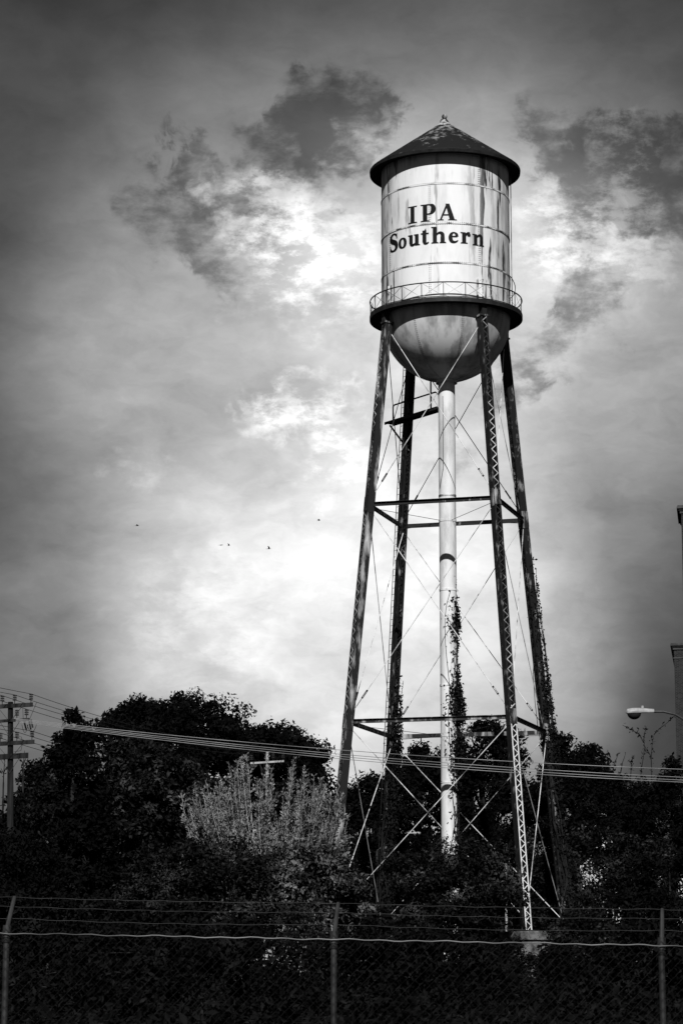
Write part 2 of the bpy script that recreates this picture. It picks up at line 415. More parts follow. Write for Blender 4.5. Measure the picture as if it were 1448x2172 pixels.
LETTERS = {
 'I': [stem(.155, .24, 0, H), serif(0, .55, 0, True), serif(0, .55, H, False)],
 'P': [stem(.13, .24, 0, H), serif(0, .50, 0, True), serif(0, .36, H, False),
       ('s', [(.34, H-.035), (.50, H-.04), (.64, .83), (.695, .66), (.63, .49), (.50, .405), (.34, .40)], [.07, .08, .17, .23, .17, .08, .065])],
 'A': [('q', [(.10, 0), (.20, 0), (.53, .80), (.45, .88)]), ('q', [(.63, 0), (.90, 0), (.61, .89), (.41, .89)]), stem(.22, .48, .25, .33),
       serif(0, .33, 0, True, .06), serif(.53, 1.0, 0, True, .06)],
 'S': [('s', [(.66, .70), (.58, .86), (.40, .925), (.22, .86), (.15, .71), (.23, .58), (.40, .50), (.56, .41), (.62, .25), (.54, .09), (.36, .03), (.18, .08), (.09, .26)],
        [.06, .09, .07, .14, .21, .22, .22, .23, .22, .15, .08, .10, .05]), ('q', [(.60, .66), (.68, .66), (.68, .94), (.63, .92)]), ('q', [(.07, .01), (.12, .03), (.13, .31), (.06, .31)])],
 'o': [oval(.26, .285, .19, .245, .17, .07)],
 'u': [stem(.08, .18, .16, .58), serif(-.02, .26, .60, False, .06), ('s', [(.17, .20), (.20, .08), (.30, .05), (.42, .12), (.47, .20)], [.18, .15, .11, .08, .05]),
       stem(.42, .18, 0, .58), serif(.34, .60, .60, False, .06), serif(.44, .70, 0, True, .055)],
 't': [stem(.10, .18, .12, .74), ('q', [(.10, .58), (.28, .58), (.28, .84), (.24, .82)]), stem(0, .42, .53, .605), ('s', [(.19, .18), (.22, .07), (.31, .04), (.42, .10)], [.18, .15, .09, .05])],
 'h': [stem(.10, .18, 0, .85), serif(0, .38, 0, True, .06), serif(-.01, .28, .88, False, .06),
       ('s', [(.26, .42), (.36, .53), (.48, .55), (.575, .47), (.585, .30)], [.05, .09, .13, .17, .18]), stem(.495, .18, 0, .32), serif(.42, .77, 0, True, .06)],
 'e': [('s', [(.13, .335), (.44, .335)], [.065, .065]), ('s', [(.425, .33), (.40, .46), (.28, .545), (.15, .48), (.095, .29), (.15, .10), (.29, .045), (.42, .085), (.48, .15)], [.14, .13, .06, .12, .18, .16, .11, .07, .04])],
 'r': [stem(.09, .18, 0, .57), serif(-.01, .38, 0, True, .06), serif(-.02, .27, .60, False, .06), ('s', [(.25, .38), (.31, .50), (.40, .555), (.48, .53)], [.05, .09, .13, .15]), oval(.44, .475, .045, .045, .09, .09)],
 'n': [stem(.09, .17, 0, .57), serif(-.01, .34, 0, True, .06), serif(-.02, .26, .60, False, .06),
       ('s', [(.24, .42), (.33, .53), (.43, .55), (.505, .47), (.515, .30)], [.05, .09, .13, .16, .17]), stem(.43, .17, 0, .32), serif(.36, .68, 0, True, .06)],
}
for ch, s0, zb in [('I', -2.17, 39.92), ('P', -1.44, 39.92), ('A', -.54, 39.94), ('S', -3.60, 38.70), ('o', -2.80, 38.72), ('u', -2.16, 38.73), ('t', -1.42, 38.73),
                   ('h', -.87, 38.74), ('e', .02, 38.75), ('r', .64, 38.74), ('n', 1.28, 38.70)]:
    b = MB(); b.v, b.f = letter_mesh(LETTERS[ch], s0, zb)
    b.build('letter', 'black', tank)['label'] = f'black serif letter {ch} painted on the tank'

def build_roof():
    loc0 = Vector((X0, D, 0))
    RE = 3.96; rim = MB().lathe([(RE-.03, Z_EAVE-.16), (RE, Z_EAVE-.16), (RE+.012, Z_EAVE+.0), (RE-.02, Z_EAVE+.02)], AX, 96, closed=True)
    rim.lathe([(RE-.02, Z_EAVE-.10), (R+.0, Z_EAVE-.03)], AX, 96)
    roof = rim.build('roof', 'soffit', tower, True); roof['label'] = 'dark conical roof with wide eaves'
    n = 12
    sl = (Z_APEX-Z_EAVE)/RE
    for k in range(n):
        pass
    pm = MB().lathe([(.30, Z_APEX-.30*sl), (RE, Z_EAVE+.02), (RE, Z_EAVE+.0), (.30, Z_APEX-.30*sl-.03)], (0, 0, 0), 8, R_(.1), R_(360/n-.1), True).mesh('roof_plate', 'roof', True)
    for k in range(n): link('roof_plate', pm, roof, loc0, 2*math.pi*k/n)
    ribs = MB()
    rib = MB().bar((.3, 0, Z_APEX-.3*sl+.012), (RE-.02, 0, Z_EAVE+.035), (0, 1, 0), .05, .016).mesh('roof_rib', 'roof')
    for k in range(n): link('roof_rib', rib, roof, loc0, 2*math.pi*k/n)
    MB().lathe([(.0, Z_APEX+.10), (.10, Z_APEX+.08), (.16, Z_APEX-.02), (.55, Z_APEX-.55*sl+.035), (.57, Z_APEX-.57*sl+.02)], AX, 32).build('roof_cap', 'roofcap', roof, True)
    fin = MB(); zc = Z_APEX+.25
    fin.lathe([(.145*math.sin(math.pi*k/10), zc-.145*math.cos(math.pi*k/10)) for k in range(11)], AX, 20)
    fb = fin.build('finial_ball', 'roofcap', roof, True)
    for k in range(4):
        a = .5+k*math.pi/2
        MB().tube([P(.05, a, zc-.12), P(.17, a, zc-.17), P(.24, a, zc-.26), P(.27, a, zc-.40)], .026, 6).build('finial_leg', 'dark', fb, True)
build_roof()

def build_bowl():
    loc0 = Vector((X0, D, 0)); zc = Z_FLOOR-.08; r = R-.01
    prof = lambda q, n=20: [(q*math.cos(R_(84)*k/n), zc-q*math.sin(R_(84)*k/n)) for k in range(n+1)]
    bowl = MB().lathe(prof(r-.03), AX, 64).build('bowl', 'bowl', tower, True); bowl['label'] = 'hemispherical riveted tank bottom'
    pr = prof(r); pm = MB().lathe(pr+[(a*.996, b+.006) for a, b in pr[::-1]], (0, 0, 0), 10, R_(.15), R_(44.85), True).mesh('bowl_plate', 'bowl', True)
    off = R_(-90-32)
    for k in range(8): link('bowl_plate', pm, bowl, loc0, off+k*math.pi/4)
    rv = MB()
    for k in range(8):
        a = off+k*math.pi/4
        for j in range(44):
            e = R_(80)*(j+.5)/44
            for da in (-.012, .012):
                rr = (r+.004)*math.cos(e); p = P(rr, a+da/max(.2, math.cos(e)), zc-(r+.004)*math.sin(e)); s = .022; i = len(rv.v)
                nrm = Vector((math.cos(a)*math.cos(e), math.sin(a)*math.cos(e), -math.sin(e))); t = Vector((-math.sin(a), math.cos(a), 0)); w = nrm.cross(t)
                for q in (t*s, w*s, -t*s, -w*s, nrm*s*.8): rv.v.append(tuple(p+q))
                for m in range(4): rv.f.append((i+m, i+(m+1) % 4, i+4))
    tag(rv.build('rivet_rows', 'dark', bowl), kind='stuff')
build_bowl()

def build_balcony():
    RB = 3.955; zf = Z_FLOOR; loc0 = Vector((X0, D, 0))
    b = MB().lathe([(R-.06, zf+.0), (RB+.01, zf+.0), (RB+.01, zf-.09), (R-.06, zf-.09)], AX, 96, closed=True)
    fl = b.build('balcony', 'soffit', tower, True)
    MB().lathe([(RB+.004, zf-.17), (RB+.03, zf-.17), (RB+.03, zf+.05), (RB+.004, zf+.05)], AX, 96, closed=True).build('rim_angle', 'trim', fl, True)
    zt = zf+.84; n = 22; rr = RB+.0
    circ = lambda z, m=112: [P(rr, 2*math.pi*k/m, z) for k in range(m+1)]
    rail = MB().tube(circ(zt), .034, 6, False).build('railing', 'trim', tower, True)
    MB().tube(circ(zf+.09), .022, 5, False).build('lower_rail', 'trim', rail, True)
    a = 2*math.pi/n
    post = MB().bar((rr, 0, zf), (rr, 0, zt), (0, 1, 0), .032, .032).mesh('post', 'trim')
    pA = Vector((rr, 0, zf+.1)); pB = Vector((rr*math.cos(a), rr*math.sin(a), zt)); pC = Vector((rr, 0, zt)); pD = Vector((rr*math.cos(a), rr*math.sin(a), zf+.1))
    x1 = MB().bar(pA, pB, (0, 0, 1), .022, .010).mesh('cross_bar', 'lace'); sh = Vector((.014, 0, 0))
    x2 = MB().bar(pC+sh, pD+sh, (0, 0, 1), .022, .010).mesh('cross_bar', 'lace')
    for k in range(n):
        for nm, me in (('post', post), ('cross_bar', x1), ('cross_bar', x2)): link(nm, me, rail, loc0, a*k+.07)
build_balcony()

LEG_W = .40
def build_legs():
    for k, a in enumerate(PHI):
        rad = Vector((math.cos(a), math.sin(a), 0)); tan = Vector((-math.sin(a), math.cos(a), 0))
        ztop, zbot = Z_TOP, Z_PIER
        T, B = P(leg_r(ztop), a, ztop), P(leg_r(zbot), a, zbot)
        d = (T-B).normalized(); out = (rad - d*rad.dot(d)).normalized(); h = LEG_W/2
        m = 'leg'
        L = MB()
        for s in (-1, 1):                            # two channels, webs on the tangential sides, flanges along the outer and inner sides
            L.box((T+B)/2+tan*s*(h-.012), (T-B)/2, out*h, tan*.012)
            for q in (-1, 1): L.box((T+B)/2+tan*s*(h-.065)+out*q*(h-.008), (T-B)/2, out*.009, tan*.042)
        leg = L.build('leg', m if k != 0 else 'legpale', tower)
        leg['label'] = ['front left', 'front right', 'rear right', 'rear left'][k]+' laced leg'
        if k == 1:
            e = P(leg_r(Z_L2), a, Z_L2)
            for s in (-1, 1): MB().box((e+B)/2+tan*s*(h-.05)+out*(h+.004), (e-B)/2, out*.003, tan*.03).build('lit_flange_strip', 'lit_lace', leg)  # thin added strips, coloured pale to paint light along the flanges
        # lacing: single zigzag on outer and inner face
        span = (T-B).length; step = .245; cnt = int(span/step); rest = MB()
        meshes = {}
        for face in (1, -1):
            for i in range(cnt):
                s = 1 if i % 2 else -1
                p = B+d*(i*step)+tan*s*(h-.06)+out*face*(h+.008); q = B+d*((i+1)*step)-tan*s*(h-.06)+out*face*(h+.008)
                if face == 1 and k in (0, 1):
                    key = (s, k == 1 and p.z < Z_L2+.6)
                    if key not in meshes: meshes[key] = MB().bar((p-q)/2, (q-p)/2, out.cross(q-p), .04, .012).mesh('lacing_bar', 'lit_lace' if key[1] else 'lace')  # lower front right bars get the colour with light painted in
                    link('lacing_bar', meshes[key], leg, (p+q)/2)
                else: rest.bar(p, q, out.cross(q-p), .048, .012)
        tag(rest.build('lacing', 'lace' if k < 2 else 'leg', leg), kind='stuff')
        for z in (Z_L1, Z_L2):                       # splice plates at the strut levels
            c = P(leg_r(z), a, z)
            for s in (-1, 1): MB().box(c+tan*s*(h+.006), d*.45, out*(h-.03), tan*.010).build('gusset_plate', 'legpale', leg)
            MB().box(c+out*(h+.022), d*.38, tan*(h-.02), out*.009).build('splice_plate', 'legpale', leg)
        c = T
        MB().box(c+d*.03, d*.045, out*(h+.05), tan*(h+.05)).build('cap_plate', 'legpale', leg)
        MB().box(P(3.62, a, Z_TOP+.38), (0, 0, .30), rad*.16, tan*.13).build('tank_bracket', 'trim', leg)
        MB().box(B+Vector((0, 0, .03)), (0, 0, .035), rad*.42, tan*.42).build('base_plate', 'leg', leg)
        # concrete pier
        c = P(leg_r(Z_PIER), a, 0); pr = MB(); w0, w1 = 1.12, .86
        i = 0; pts = []
        for z, w in ((GZ-.4, w0), (Z_PIER-.42, w1), (Z_PIER-.40, w1+.10), (Z_PIER-.05, w1+.10), (Z_PIER, w1+.03)):
            for sx, sy in ((-1, -1), (1, -1), (1, 1), (-1, 1)): pr.v.append(tuple(Vector((c.x, c.y, z))+tan*sx*w+rad*sy*w))
        for lv in range(4):
            for e in range(4): pr.f.append((lv*4+e, lv*4+(e+1) % 4, lv*4+4+(e+1) % 4, lv*4+4+e))
        pr.f.append((16, 17, 18, 19)); pr.f.append((3, 2, 1, 0))
        pr.build('concrete_pier', 'concrete', tower)
build_legs()

def build_bracing():
    lev = [Z_TOP-.25, Z_L1, Z_L2, Z_PIER+.35]
    for z in (Z_L1, Z_L2):
        for k in range(4):
            a, b = PHI[k], PHI[(k+1) % 4]; p, q = P(leg_r(z), a, z), P(leg_r(z), b, z); d = (q-p).normalized(); nrm = d.cross(Vector((0, 0, 1)))
            p, q = p+d*(LEG_W*.62), q-d*(LEG_W*.62)
            s = MB().bar(p, q, (0, 0, 1), .21, .016)   # channel: web and two flanges, turned out
            for u in (-1, 1): s.box((p+q)/2+Vector((0, 0, u*.097))+nrm*.06, (q-p)/2, nrm*.05, (0, 0, .008))
            s.build('strut', 'legpale' if z == Z_L2 and k in (0, 2) else 'leg', tower)
    rods = []
    for i in range(3):
        for k in range(4):
            a, b = PHI[k], PHI[(k+1) % 4]
            for e, (u, w) in enumerate(((a, b), (b, a))):
                zt, zb = lev[i]-(.25 if i else 0), lev[i+1]+.25
                p, q = P(leg_r(zt)-.05, u, zt), P(leg_r(zb)-.05, w, zb)
                d = (q-p).normalized(); off = P(1, (a+b)/2 if k < 3 else (a+b)/2+math.pi, 0)-Vector(AX); off.z = 0
                sh = off*(.05 if e else -.05); p, q = p+d*.18+sh, q-d*.18+sh
                rod = MB().tube([p, q], .021, 6).build('brace_rod', 'rod' if k in (0, 1) else 'dark' if i == 0 else 'rod', tower, True)
                t = q-d*1.15                          # turnbuckle: two side bars with end nuts
                sd = d.orthogonal().normalized(); tb = MB()
                for s in (-1, 1): tb.bar(t-d*.20+sd*s*.042, t+d*.20+sd*s*.042, sd, .018, .022)
                for s in (-1, 1): tb.tube([t+d*s*.18, t+d*s*.25], .05, 6)
                tb.build('turnbuckle', 'dark', rod)
    for z in (Z_L1-.2, Z_L2-.2):                      # light ties from the riser out to the legs
        for a in PHI:
            MB().tube([P(.44, a, z-.25), P(leg_r(z)-.2, a, z+.02)], .014, 5).build('riser_tie', 'dark', tower)
build_bracing()

def build_riser():
    rr = .435; zs = [GZ-.2, 6.6, 11.5, 16.4, 21.3, 26.2, 32.6]
    sec = None
    for i in range(6):
        o = MB().lathe([(rr, zs[i]), (rr, zs[i+1])], AX, 40).build('riser_pipe', 'riser', tower, True)
        if i: MB().lathe([(rr+.001, zs[i]-.05), (rr+.02, zs[i]-.05), (rr+.02, zs[i]+.05), (rr+.001, zs[i]+.05)], AX, 40).build('collar', 'seam', o, True)
    a = R_(-90-28)
    MB().tube([P(rr+.035, a, 31.4), P(rr+.035, a, 27.6), P(rr+.035, a-.5, 26.6)], .016, 5).build('conduit', 'dark', tower)
    MB().lathe([(rr+.12, 32.15), (rr+.12, 32.3), (rr+.35, 32.5)], AX, 40).build('riser_flange', 'bowl', tower, True)
    for z in (Z_L1-.45, Z_L2-.45): MB().lathe([(rr+.002, z-.06), (rr+.018, z-.06), (rr+.018, z+.06), (rr+.002, z+.06)], AX, 40).build('tie_ring', 'riser', tower, True)
build_riser()

def build_ladder():
    a = PHI[3]; tan = Vector((-math.sin(a), math.cos(a), 0))
    base = lambda z: P(leg_r(z)-.02, a, z)+tan*(.34)
    rad = Vector((math.cos(a), math.sin(a), 0)); b = MB()
    for s in (-1, 1): b.tube([base(4.6)+rad*s*.19, base(34.9)+rad*s*.19], .022, 5)
    lad = b.build('ladder', 'dark', tower)
    r = MB(); z = 4.9
    while z < 34.8: r.tube([base(z)-rad*.19, base(z)+rad*.19], .013, 4); z += .33
    tag(r.build('rungs', 'dark', lad), kind='stuff')
    # small catwalk from the ladder to the riser
    zc = 30.95; p0 = P(.45, a+.10, zc); p1 = P(5.15, a+.10, zc); d = (p1-p0).normalized(); w = d.cross(Vector((0, 0, 1)))
    fl = MB().box((p0+p1)/2, (p1-p0)/2, w*.27, (0, 0, .025))
    for s in (-1, 1): fl.box((p0+p1)/2+w*s*.282-Vector((0, 0, .02)), (p1-p0)/2, w*.01, (0, 0, .075))
    cat = fl.build('catwalk', 'dark', tower); cat['label'] = 'small railed catwalk under the bowl'
    for s in (1,):
        top = MB().tube([p0+w*s*.28+d*.55+Vector((0, 0, .04)), p0+w*s*.28+d*.6+Vector((0, 0, .85)), p0+w*s*.28+d*.9+Vector((0, 0, 1.05)), p1+w*s*.28-d*.1+Vector((0, 0, 1.05)), p1+w*s*.28+Vector((0, 0, .95)), p1+w*s*.28+Vector((0, 0, .03))], .042, 6).build('handrail', 'dark', cat, True)
        MB().tube([p0+w*s*.28+d*1.3+Vector((0, 0, .03)), p0+w*s*.28+d*1.3+Vector((0, 0, 1.9))], .045, 6).build('rail_post', 'dark', cat, True)
    MB().tube([p1-d*.1-Vector((0, 0, .1)), P(leg_r(29.6)+.1, a, 29.6)], .05, 6).build('knee_brace', 'dark', cat)
build_ladder()

# ------------------------------------------------------------------ leaves, trees, shrubs
def leaf_mesh(name, C, S, m, N=None, bias=0.0, ratio=.45):
    n = len(C); nr = RNG.normal(size=(n, 3)); nr /= np.linalg.norm(nr, axis=1)[:, None]
    if N is not None: nr = nr*(1-bias)+N*bias; nr /= np.linalg.norm(nr, axis=1)[:, None]+1e-9
    u = np.cross(nr, RNG.normal(size=(n, 3))); u /= np.linalg.norm(u, axis=1)[:, None]+1e-9
    w = np.cross(nr, u); S = np.asarray(S)[:, None]
    V = np.empty((n, 4, 3)); V[:, 0] = C-u*S; V[:, 1] = C+w*S*ratio+nr*S*.14+u*S*.1; V[:, 2] = C+u*S; V[:, 3] = C-w*S*ratio+nr*S*.14+u*S*.1
    idx = (np.arange(n)*4)[:, None]; T = np.concatenate([idx+np.array([[0, 1, 2]]), idx+np.array([[0, 2, 3]])], 1).reshape(-1)
    me = bpy.data.meshes.new(name); me.vertices.add(n*4); me.vertices.foreach_set('co', V.reshape(-1))
    me.loops.add(len(T)); me.loops.foreach_set('vertex_index', T); nt = len(T)//3
    me.polygons.add(nt); me.polygons.foreach_set('loop_start', np.arange(nt)*3); me.update(calc_edges=True)
    me.materials.append(MT[m]); return me
def unit(n):
    v = RNG.normal(size=(n, 3)); return v/np.linalg.norm(v, axis=1)[:, None]

def plant(name, label, cat, depth, lobes, m, n=9000, leaf=.2, clump=.9, group=None, trunk=.3, base_px=None, shoots=0, ratio=.45, density=None, limb=True):
    """lobes: (px, py, rx px, ry px[, depth offset m]) describe crown masses; they are built as real ellipsoids at their own depth"""
    k = ppm(depth); L = []
    for lb in lobes:
        dd = lb[4] if len(lb) > 4 else 0; c = at(lb[0], lb[1], depth+dd); kk = ppm(depth+dd)
        rx, rz = lb[2]/kk, lb[3]/kk; L.append((np.array(c), np.array((rx, (rx+rz)*.45, rz))))
    for c, r in list(L):                             # knobs on the outside of every mass keep the outline uneven
        for q in range(9 if r.mean() > .8 else 4):
            v = unit(1)[0]; v[2] = abs(v[2])*1.1-.15; v[1] = -abs(v[1])*.6 if q % 2 else v[1]; k2 = RNG.uniform(.14, .30)
            L.append((c+v/np.linalg.norm(v)*r*RNG.uniform(.80, .98), np.full(3, r.mean()*k2)))
    bx = base_px if base_px is not None else lobes[0][0]
    b = at(bx, 2000, depth); b.z = ground_z(b.x, b.y)-.1
    root = empty(name, b, label, cat, group)
    vol = np.array([l[1].prod()**.75 for l in L]); vol /= vol.sum()
    nc = max(12, int(sum(l[1].prod()**(2/3)*7 for l in L)/clump**2)); nc = min(nc, 700)
    pick = RNG.choice(len(L), nc, p=vol); dirs = unit(nc); rad = RNG.uniform(.45, 1, nc)**.5
    cc = np.array([L[i][0] for i in pick])+dirs*rad[:, None]*np.array([L[i][1] for i in pick])*.93
    cr = clump*RNG.uniform(.55, 1.2, nc); cc[:, 2] = np.maximum(cc[:, 2], b.z+.2)
    w = cr**2*RNG.uniform(.25, 1.6, nc)**1.5; w /= w.sum(); cs = RNG.uniform(.7, 1.35, nc); ci = RNG.choice(nc, n, p=w); dl = unit(n); dl[:, 2] *= .8
    C = cc[ci]+dl*(cr[ci]*RNG.uniform(.35, 1.05, n))[:, None]
    C[:, 2] = np.maximum(C[:, 2], b.z+.12)
    nb = dl*.5+dirs[ci]*.6+np.array([0, 0, .5])
    S = leaf*RNG.uniform(.5, 1.25, n)*cs[ci]; NB = nb/np.linalg.norm(nb, axis=1)[:, None]
    if shoots:                                       # upright shoots that stand out of the crown
        bx_w = L[0][0][0]
        for s in range(shoots):
            i = RNG.choice(len(L), p=vol); c, r = L[i]
            x = c[0]+RNG.uniform(-.9, .9)*r[0]; z0 = c[2]+r[2]*.55; y = c[1]+RNG.uniform(-.6, .4)*r[1]
            ln = RNG.uniform(.5, 1.35); lean = (x-bx_w)/2.6*.8+RNG.normal()*.14; t = RNG.uniform(0, 1, 34)
            pts = np.c_[x+lean*ln*t, y+RNG.normal(size=34)*.05, z0+ln*t]+RNG.normal(size=(34, 3))*.055
            C = np.r_[C, pts]; S = np.r_[S, leaf*.7*RNG.uniform(.6, 1.2, 34)]; NB = np.r_[NB, np.tile([0, -.5, .8], (34, 1))]
    o = link('crown', leaf_mesh('crown', C-np.array(b), S, m, NB, .5, ratio), root, (0, 0, 0), rel=True)
    tb = MB(); top = Vector(L[0][0])-b
    tb.tube([Vector((0, 0, -.2)), top*.35+Vector((.1, .05, 0)), top*.7+Vector((-.08, 0, 0)), top], [trunk, trunk*.8, trunk*.55, trunk*.25], 8)
    if limb:
        for j in RNG.choice(nc, min(nc, 16), replace=False):
            e = Vector(cc[j])-b; s = top*random.uniform(.3, .8)
            tb.tube([s, (s+e)/2+Vector((0, 0, .08*e.length)), e], [trunk*.35, trunk*.22, trunk*.07], 5)
    t = tb.build('trunk', 'bark', None, True); t.parent = root; t.location = (0, 0, 0)
    return root

G1 = 'dark trees on the skyline'; G2 = 'undergrowth shrubs'
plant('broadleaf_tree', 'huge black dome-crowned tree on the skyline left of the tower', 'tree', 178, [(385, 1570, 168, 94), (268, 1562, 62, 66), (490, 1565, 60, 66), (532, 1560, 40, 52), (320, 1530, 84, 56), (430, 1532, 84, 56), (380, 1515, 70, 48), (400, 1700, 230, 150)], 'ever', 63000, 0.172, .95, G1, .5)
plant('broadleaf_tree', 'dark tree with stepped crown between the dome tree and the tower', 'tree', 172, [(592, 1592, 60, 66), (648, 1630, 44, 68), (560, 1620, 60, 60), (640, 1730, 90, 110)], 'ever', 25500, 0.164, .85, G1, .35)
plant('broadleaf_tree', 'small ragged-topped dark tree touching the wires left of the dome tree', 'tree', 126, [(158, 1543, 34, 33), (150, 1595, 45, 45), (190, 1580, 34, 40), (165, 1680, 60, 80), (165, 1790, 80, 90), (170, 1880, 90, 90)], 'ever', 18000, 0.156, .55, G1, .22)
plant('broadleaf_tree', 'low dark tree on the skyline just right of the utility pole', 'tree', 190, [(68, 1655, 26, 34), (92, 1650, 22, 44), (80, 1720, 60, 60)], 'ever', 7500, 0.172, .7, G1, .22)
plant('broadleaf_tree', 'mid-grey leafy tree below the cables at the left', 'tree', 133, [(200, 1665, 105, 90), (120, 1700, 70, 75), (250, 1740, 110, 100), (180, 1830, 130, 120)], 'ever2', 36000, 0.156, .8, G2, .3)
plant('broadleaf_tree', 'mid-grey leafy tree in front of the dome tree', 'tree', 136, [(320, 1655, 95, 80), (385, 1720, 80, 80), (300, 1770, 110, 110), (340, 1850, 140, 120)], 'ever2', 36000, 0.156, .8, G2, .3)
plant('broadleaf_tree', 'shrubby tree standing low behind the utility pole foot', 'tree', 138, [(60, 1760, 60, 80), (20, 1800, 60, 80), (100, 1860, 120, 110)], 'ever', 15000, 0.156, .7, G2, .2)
plant('leafy_shrub', 'black shrub swallowing the foot of the utility pole', 'shrub', 116, [(30, 1830, 60, 70), (80, 1850, 60, 70), (0, 1880, 60, 80), (60, 1930, 110, 70)], 'ever', 12000, .11, .5, G2, .08)
def spray_shrub():
    # many arching stems fan out of one stool; each carries leafy side twigs, so hollows stay dark between the sprays
    dep = 96; b = at(565, 2000, dep); b.z = ground_z(b.x, b.y)-.05; root = empty('pale_shrub', b, 'pale silvery shrub with upright feathery shoots left of the tower foot', 'shrub')
    tb = MB(); C = []; U = []; S = []
    def leaves(pts, t0, dens, sz):
        for i in range(len(pts)-1):
            a, e = pts[i], pts[i+1]; d = e-a; ln = d.length; dn = d.normalized()
            if (i+1)/len(pts) < t0: continue
            for q in range(max(1, int(ln*dens+random.random()))):
                p = a+d*random.random(); o = Vector(RNG.normal(size=3)); o = (o-dn*o.dot(dn)).normalized()
                C.append(p+o*random.uniform(.01, .05)); U.append((dn*.7+o*.7).normalized()); S.append(sz*random.uniform(.6, 1.3))
    sprays = [random.uniform(-1, 1) for q in range(48)]
    for k in range(250):
        f = max(-1.05, min(1.05, random.choice(sprays)+random.gauss(0, .05))); edge = abs(f)**1.5; hpx = random.choice((1, 1, .8, .62, .5))
        ex = 560+f*random.uniform(130, 172)*(1.0 if hpx > .7 else 1.06); ey = 1925-(1925-(1582+edge*85+random.uniform(0, 80)))*hpx
        e = at(ex, ey, dep+2.2*math.sin(f*17)+random.uniform(-.5, .5))-b; s0 = Vector((random.uniform(-.5, .5)+f*.6, random.uniform(-.4, .4), random.uniform(0, .5)))
        m1 = s0.lerp(e, .45)+Vector((f*.45, 0, .25)); pts = []
        for i in range(13):
            t = i/12; pts.append(s0*(1-t)**2+m1*2*t*(1-t)+e*t*t+Vector(RNG.normal(size=3))*.02)
        tb.tube(pts, [.022*(1-.8*i/12) for i in range(13)], 4, False); leaves(pts, .72, 34, .062)
        tip = pts[-1]-pts[-3]
        for q in range(11):
            t = random.uniform(.36, .97); p = pts[int(t*12)]; d = (pts[min(12, int(t*12)+1)]-pts[int(t*12)-1]).normalized()
            o = Vector(RNG.normal(size=3)); o = (o-d*o.dot(d)).normalized(); ln = random.uniform(.3, .85)*(1.15-t*.6)
            tw = [p, p+(d*.75+o*.6)*ln*.5, p+(d*.8+o*.62+Vector((0, 0, .15)))*ln]
            tb.tube(tw, [.008, .006, .003], 3, False); leaves(tw, 0, 44, .066)
    C = np.array(C); U = np.array(U); n = len(C); S = np.array(S)[:, None]
    o = RNG.normal(size=(n, 3)); nr = np.cross(U, o); nr /= np.linalg.norm(nr, axis=1)[:, None]; w = np.cross(nr, U)
    V = np.empty((n, 4, 3)); V[:, 0] = C; V[:, 1] = C+U*S*.9+w*S*.42+nr*S*.1; V[:, 2] = C+U*S*2; V[:, 3] = C+U*S*.9-w*S*.42+nr*S*.1
    me = bpy.data.meshes.new('crown'); idx = (np.arange(n)*4)[:, None]
    me.from_pydata(V.reshape(-1, 3).tolist(), [], np.concatenate([idx+np.array([[0, 1, 2]]), idx+np.array([[0, 2, 3]])], 1).reshape(-1, 3).tolist()); me.materials.append(MT['pale'])
    link('crown', me, root, (0, 0, 0), rel=True)
    t = tb.build('stems', 'polepale', None, True); t.parent = root; t.location = (0, 0, 0)
    return n
spray_shrub()
plant('leafy_shrub', 'rounded leafy shrub hiding the foot of the front left leg', 'shrub', 90, [(700, 1870, 75, 70), (630, 1880, 80, 80), (740, 1920, 50, 55), (560, 1900, 90, 80), (610, 1835, 60, 40), (680, 1815, 40, 40), (770, 1960, 40, 40), (735, 2035, 60, 45)], 'mid', 19000, .10, .45, G2, .1)
plant('leafy_shrub', 'spreading dark shrub under the pale shrub', 'shrub', 86, [(480, 1860, 90, 80), (390, 1870, 90, 90), (330, 1920, 90, 70), (560, 1960, 140, 60)], 'ever2', 22500, 0.086, .5, G2, .1)
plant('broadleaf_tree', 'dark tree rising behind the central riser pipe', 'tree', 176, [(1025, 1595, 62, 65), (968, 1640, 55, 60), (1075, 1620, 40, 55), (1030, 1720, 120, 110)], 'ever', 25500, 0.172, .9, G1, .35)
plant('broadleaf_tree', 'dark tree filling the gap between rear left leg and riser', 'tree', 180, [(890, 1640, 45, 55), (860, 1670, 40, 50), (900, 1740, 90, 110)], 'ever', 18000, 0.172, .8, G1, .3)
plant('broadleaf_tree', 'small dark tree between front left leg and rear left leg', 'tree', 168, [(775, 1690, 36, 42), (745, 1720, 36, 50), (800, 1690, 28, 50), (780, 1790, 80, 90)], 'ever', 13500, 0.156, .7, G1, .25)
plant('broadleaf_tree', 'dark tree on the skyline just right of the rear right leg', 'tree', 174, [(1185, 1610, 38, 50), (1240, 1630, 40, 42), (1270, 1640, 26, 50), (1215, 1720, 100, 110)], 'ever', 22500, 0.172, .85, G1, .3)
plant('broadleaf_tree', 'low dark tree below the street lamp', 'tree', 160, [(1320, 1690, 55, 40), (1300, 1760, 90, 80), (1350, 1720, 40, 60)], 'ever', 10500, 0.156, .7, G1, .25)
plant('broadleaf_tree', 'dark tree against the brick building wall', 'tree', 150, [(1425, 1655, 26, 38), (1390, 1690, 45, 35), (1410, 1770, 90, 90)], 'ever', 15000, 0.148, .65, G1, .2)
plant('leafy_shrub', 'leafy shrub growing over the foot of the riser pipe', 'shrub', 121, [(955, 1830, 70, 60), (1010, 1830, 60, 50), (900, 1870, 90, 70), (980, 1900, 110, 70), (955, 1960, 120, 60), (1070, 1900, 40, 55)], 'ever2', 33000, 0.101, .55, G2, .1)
plant('leafy_shrub', 'dark shrub between the rear left leg and the front left leg', 'shrub', 140, [(830, 1840, 80, 90), (770, 1870, 70, 80), (860, 1910, 120, 80)], 'ever', 18000, 0.117, .6, G2, .1)
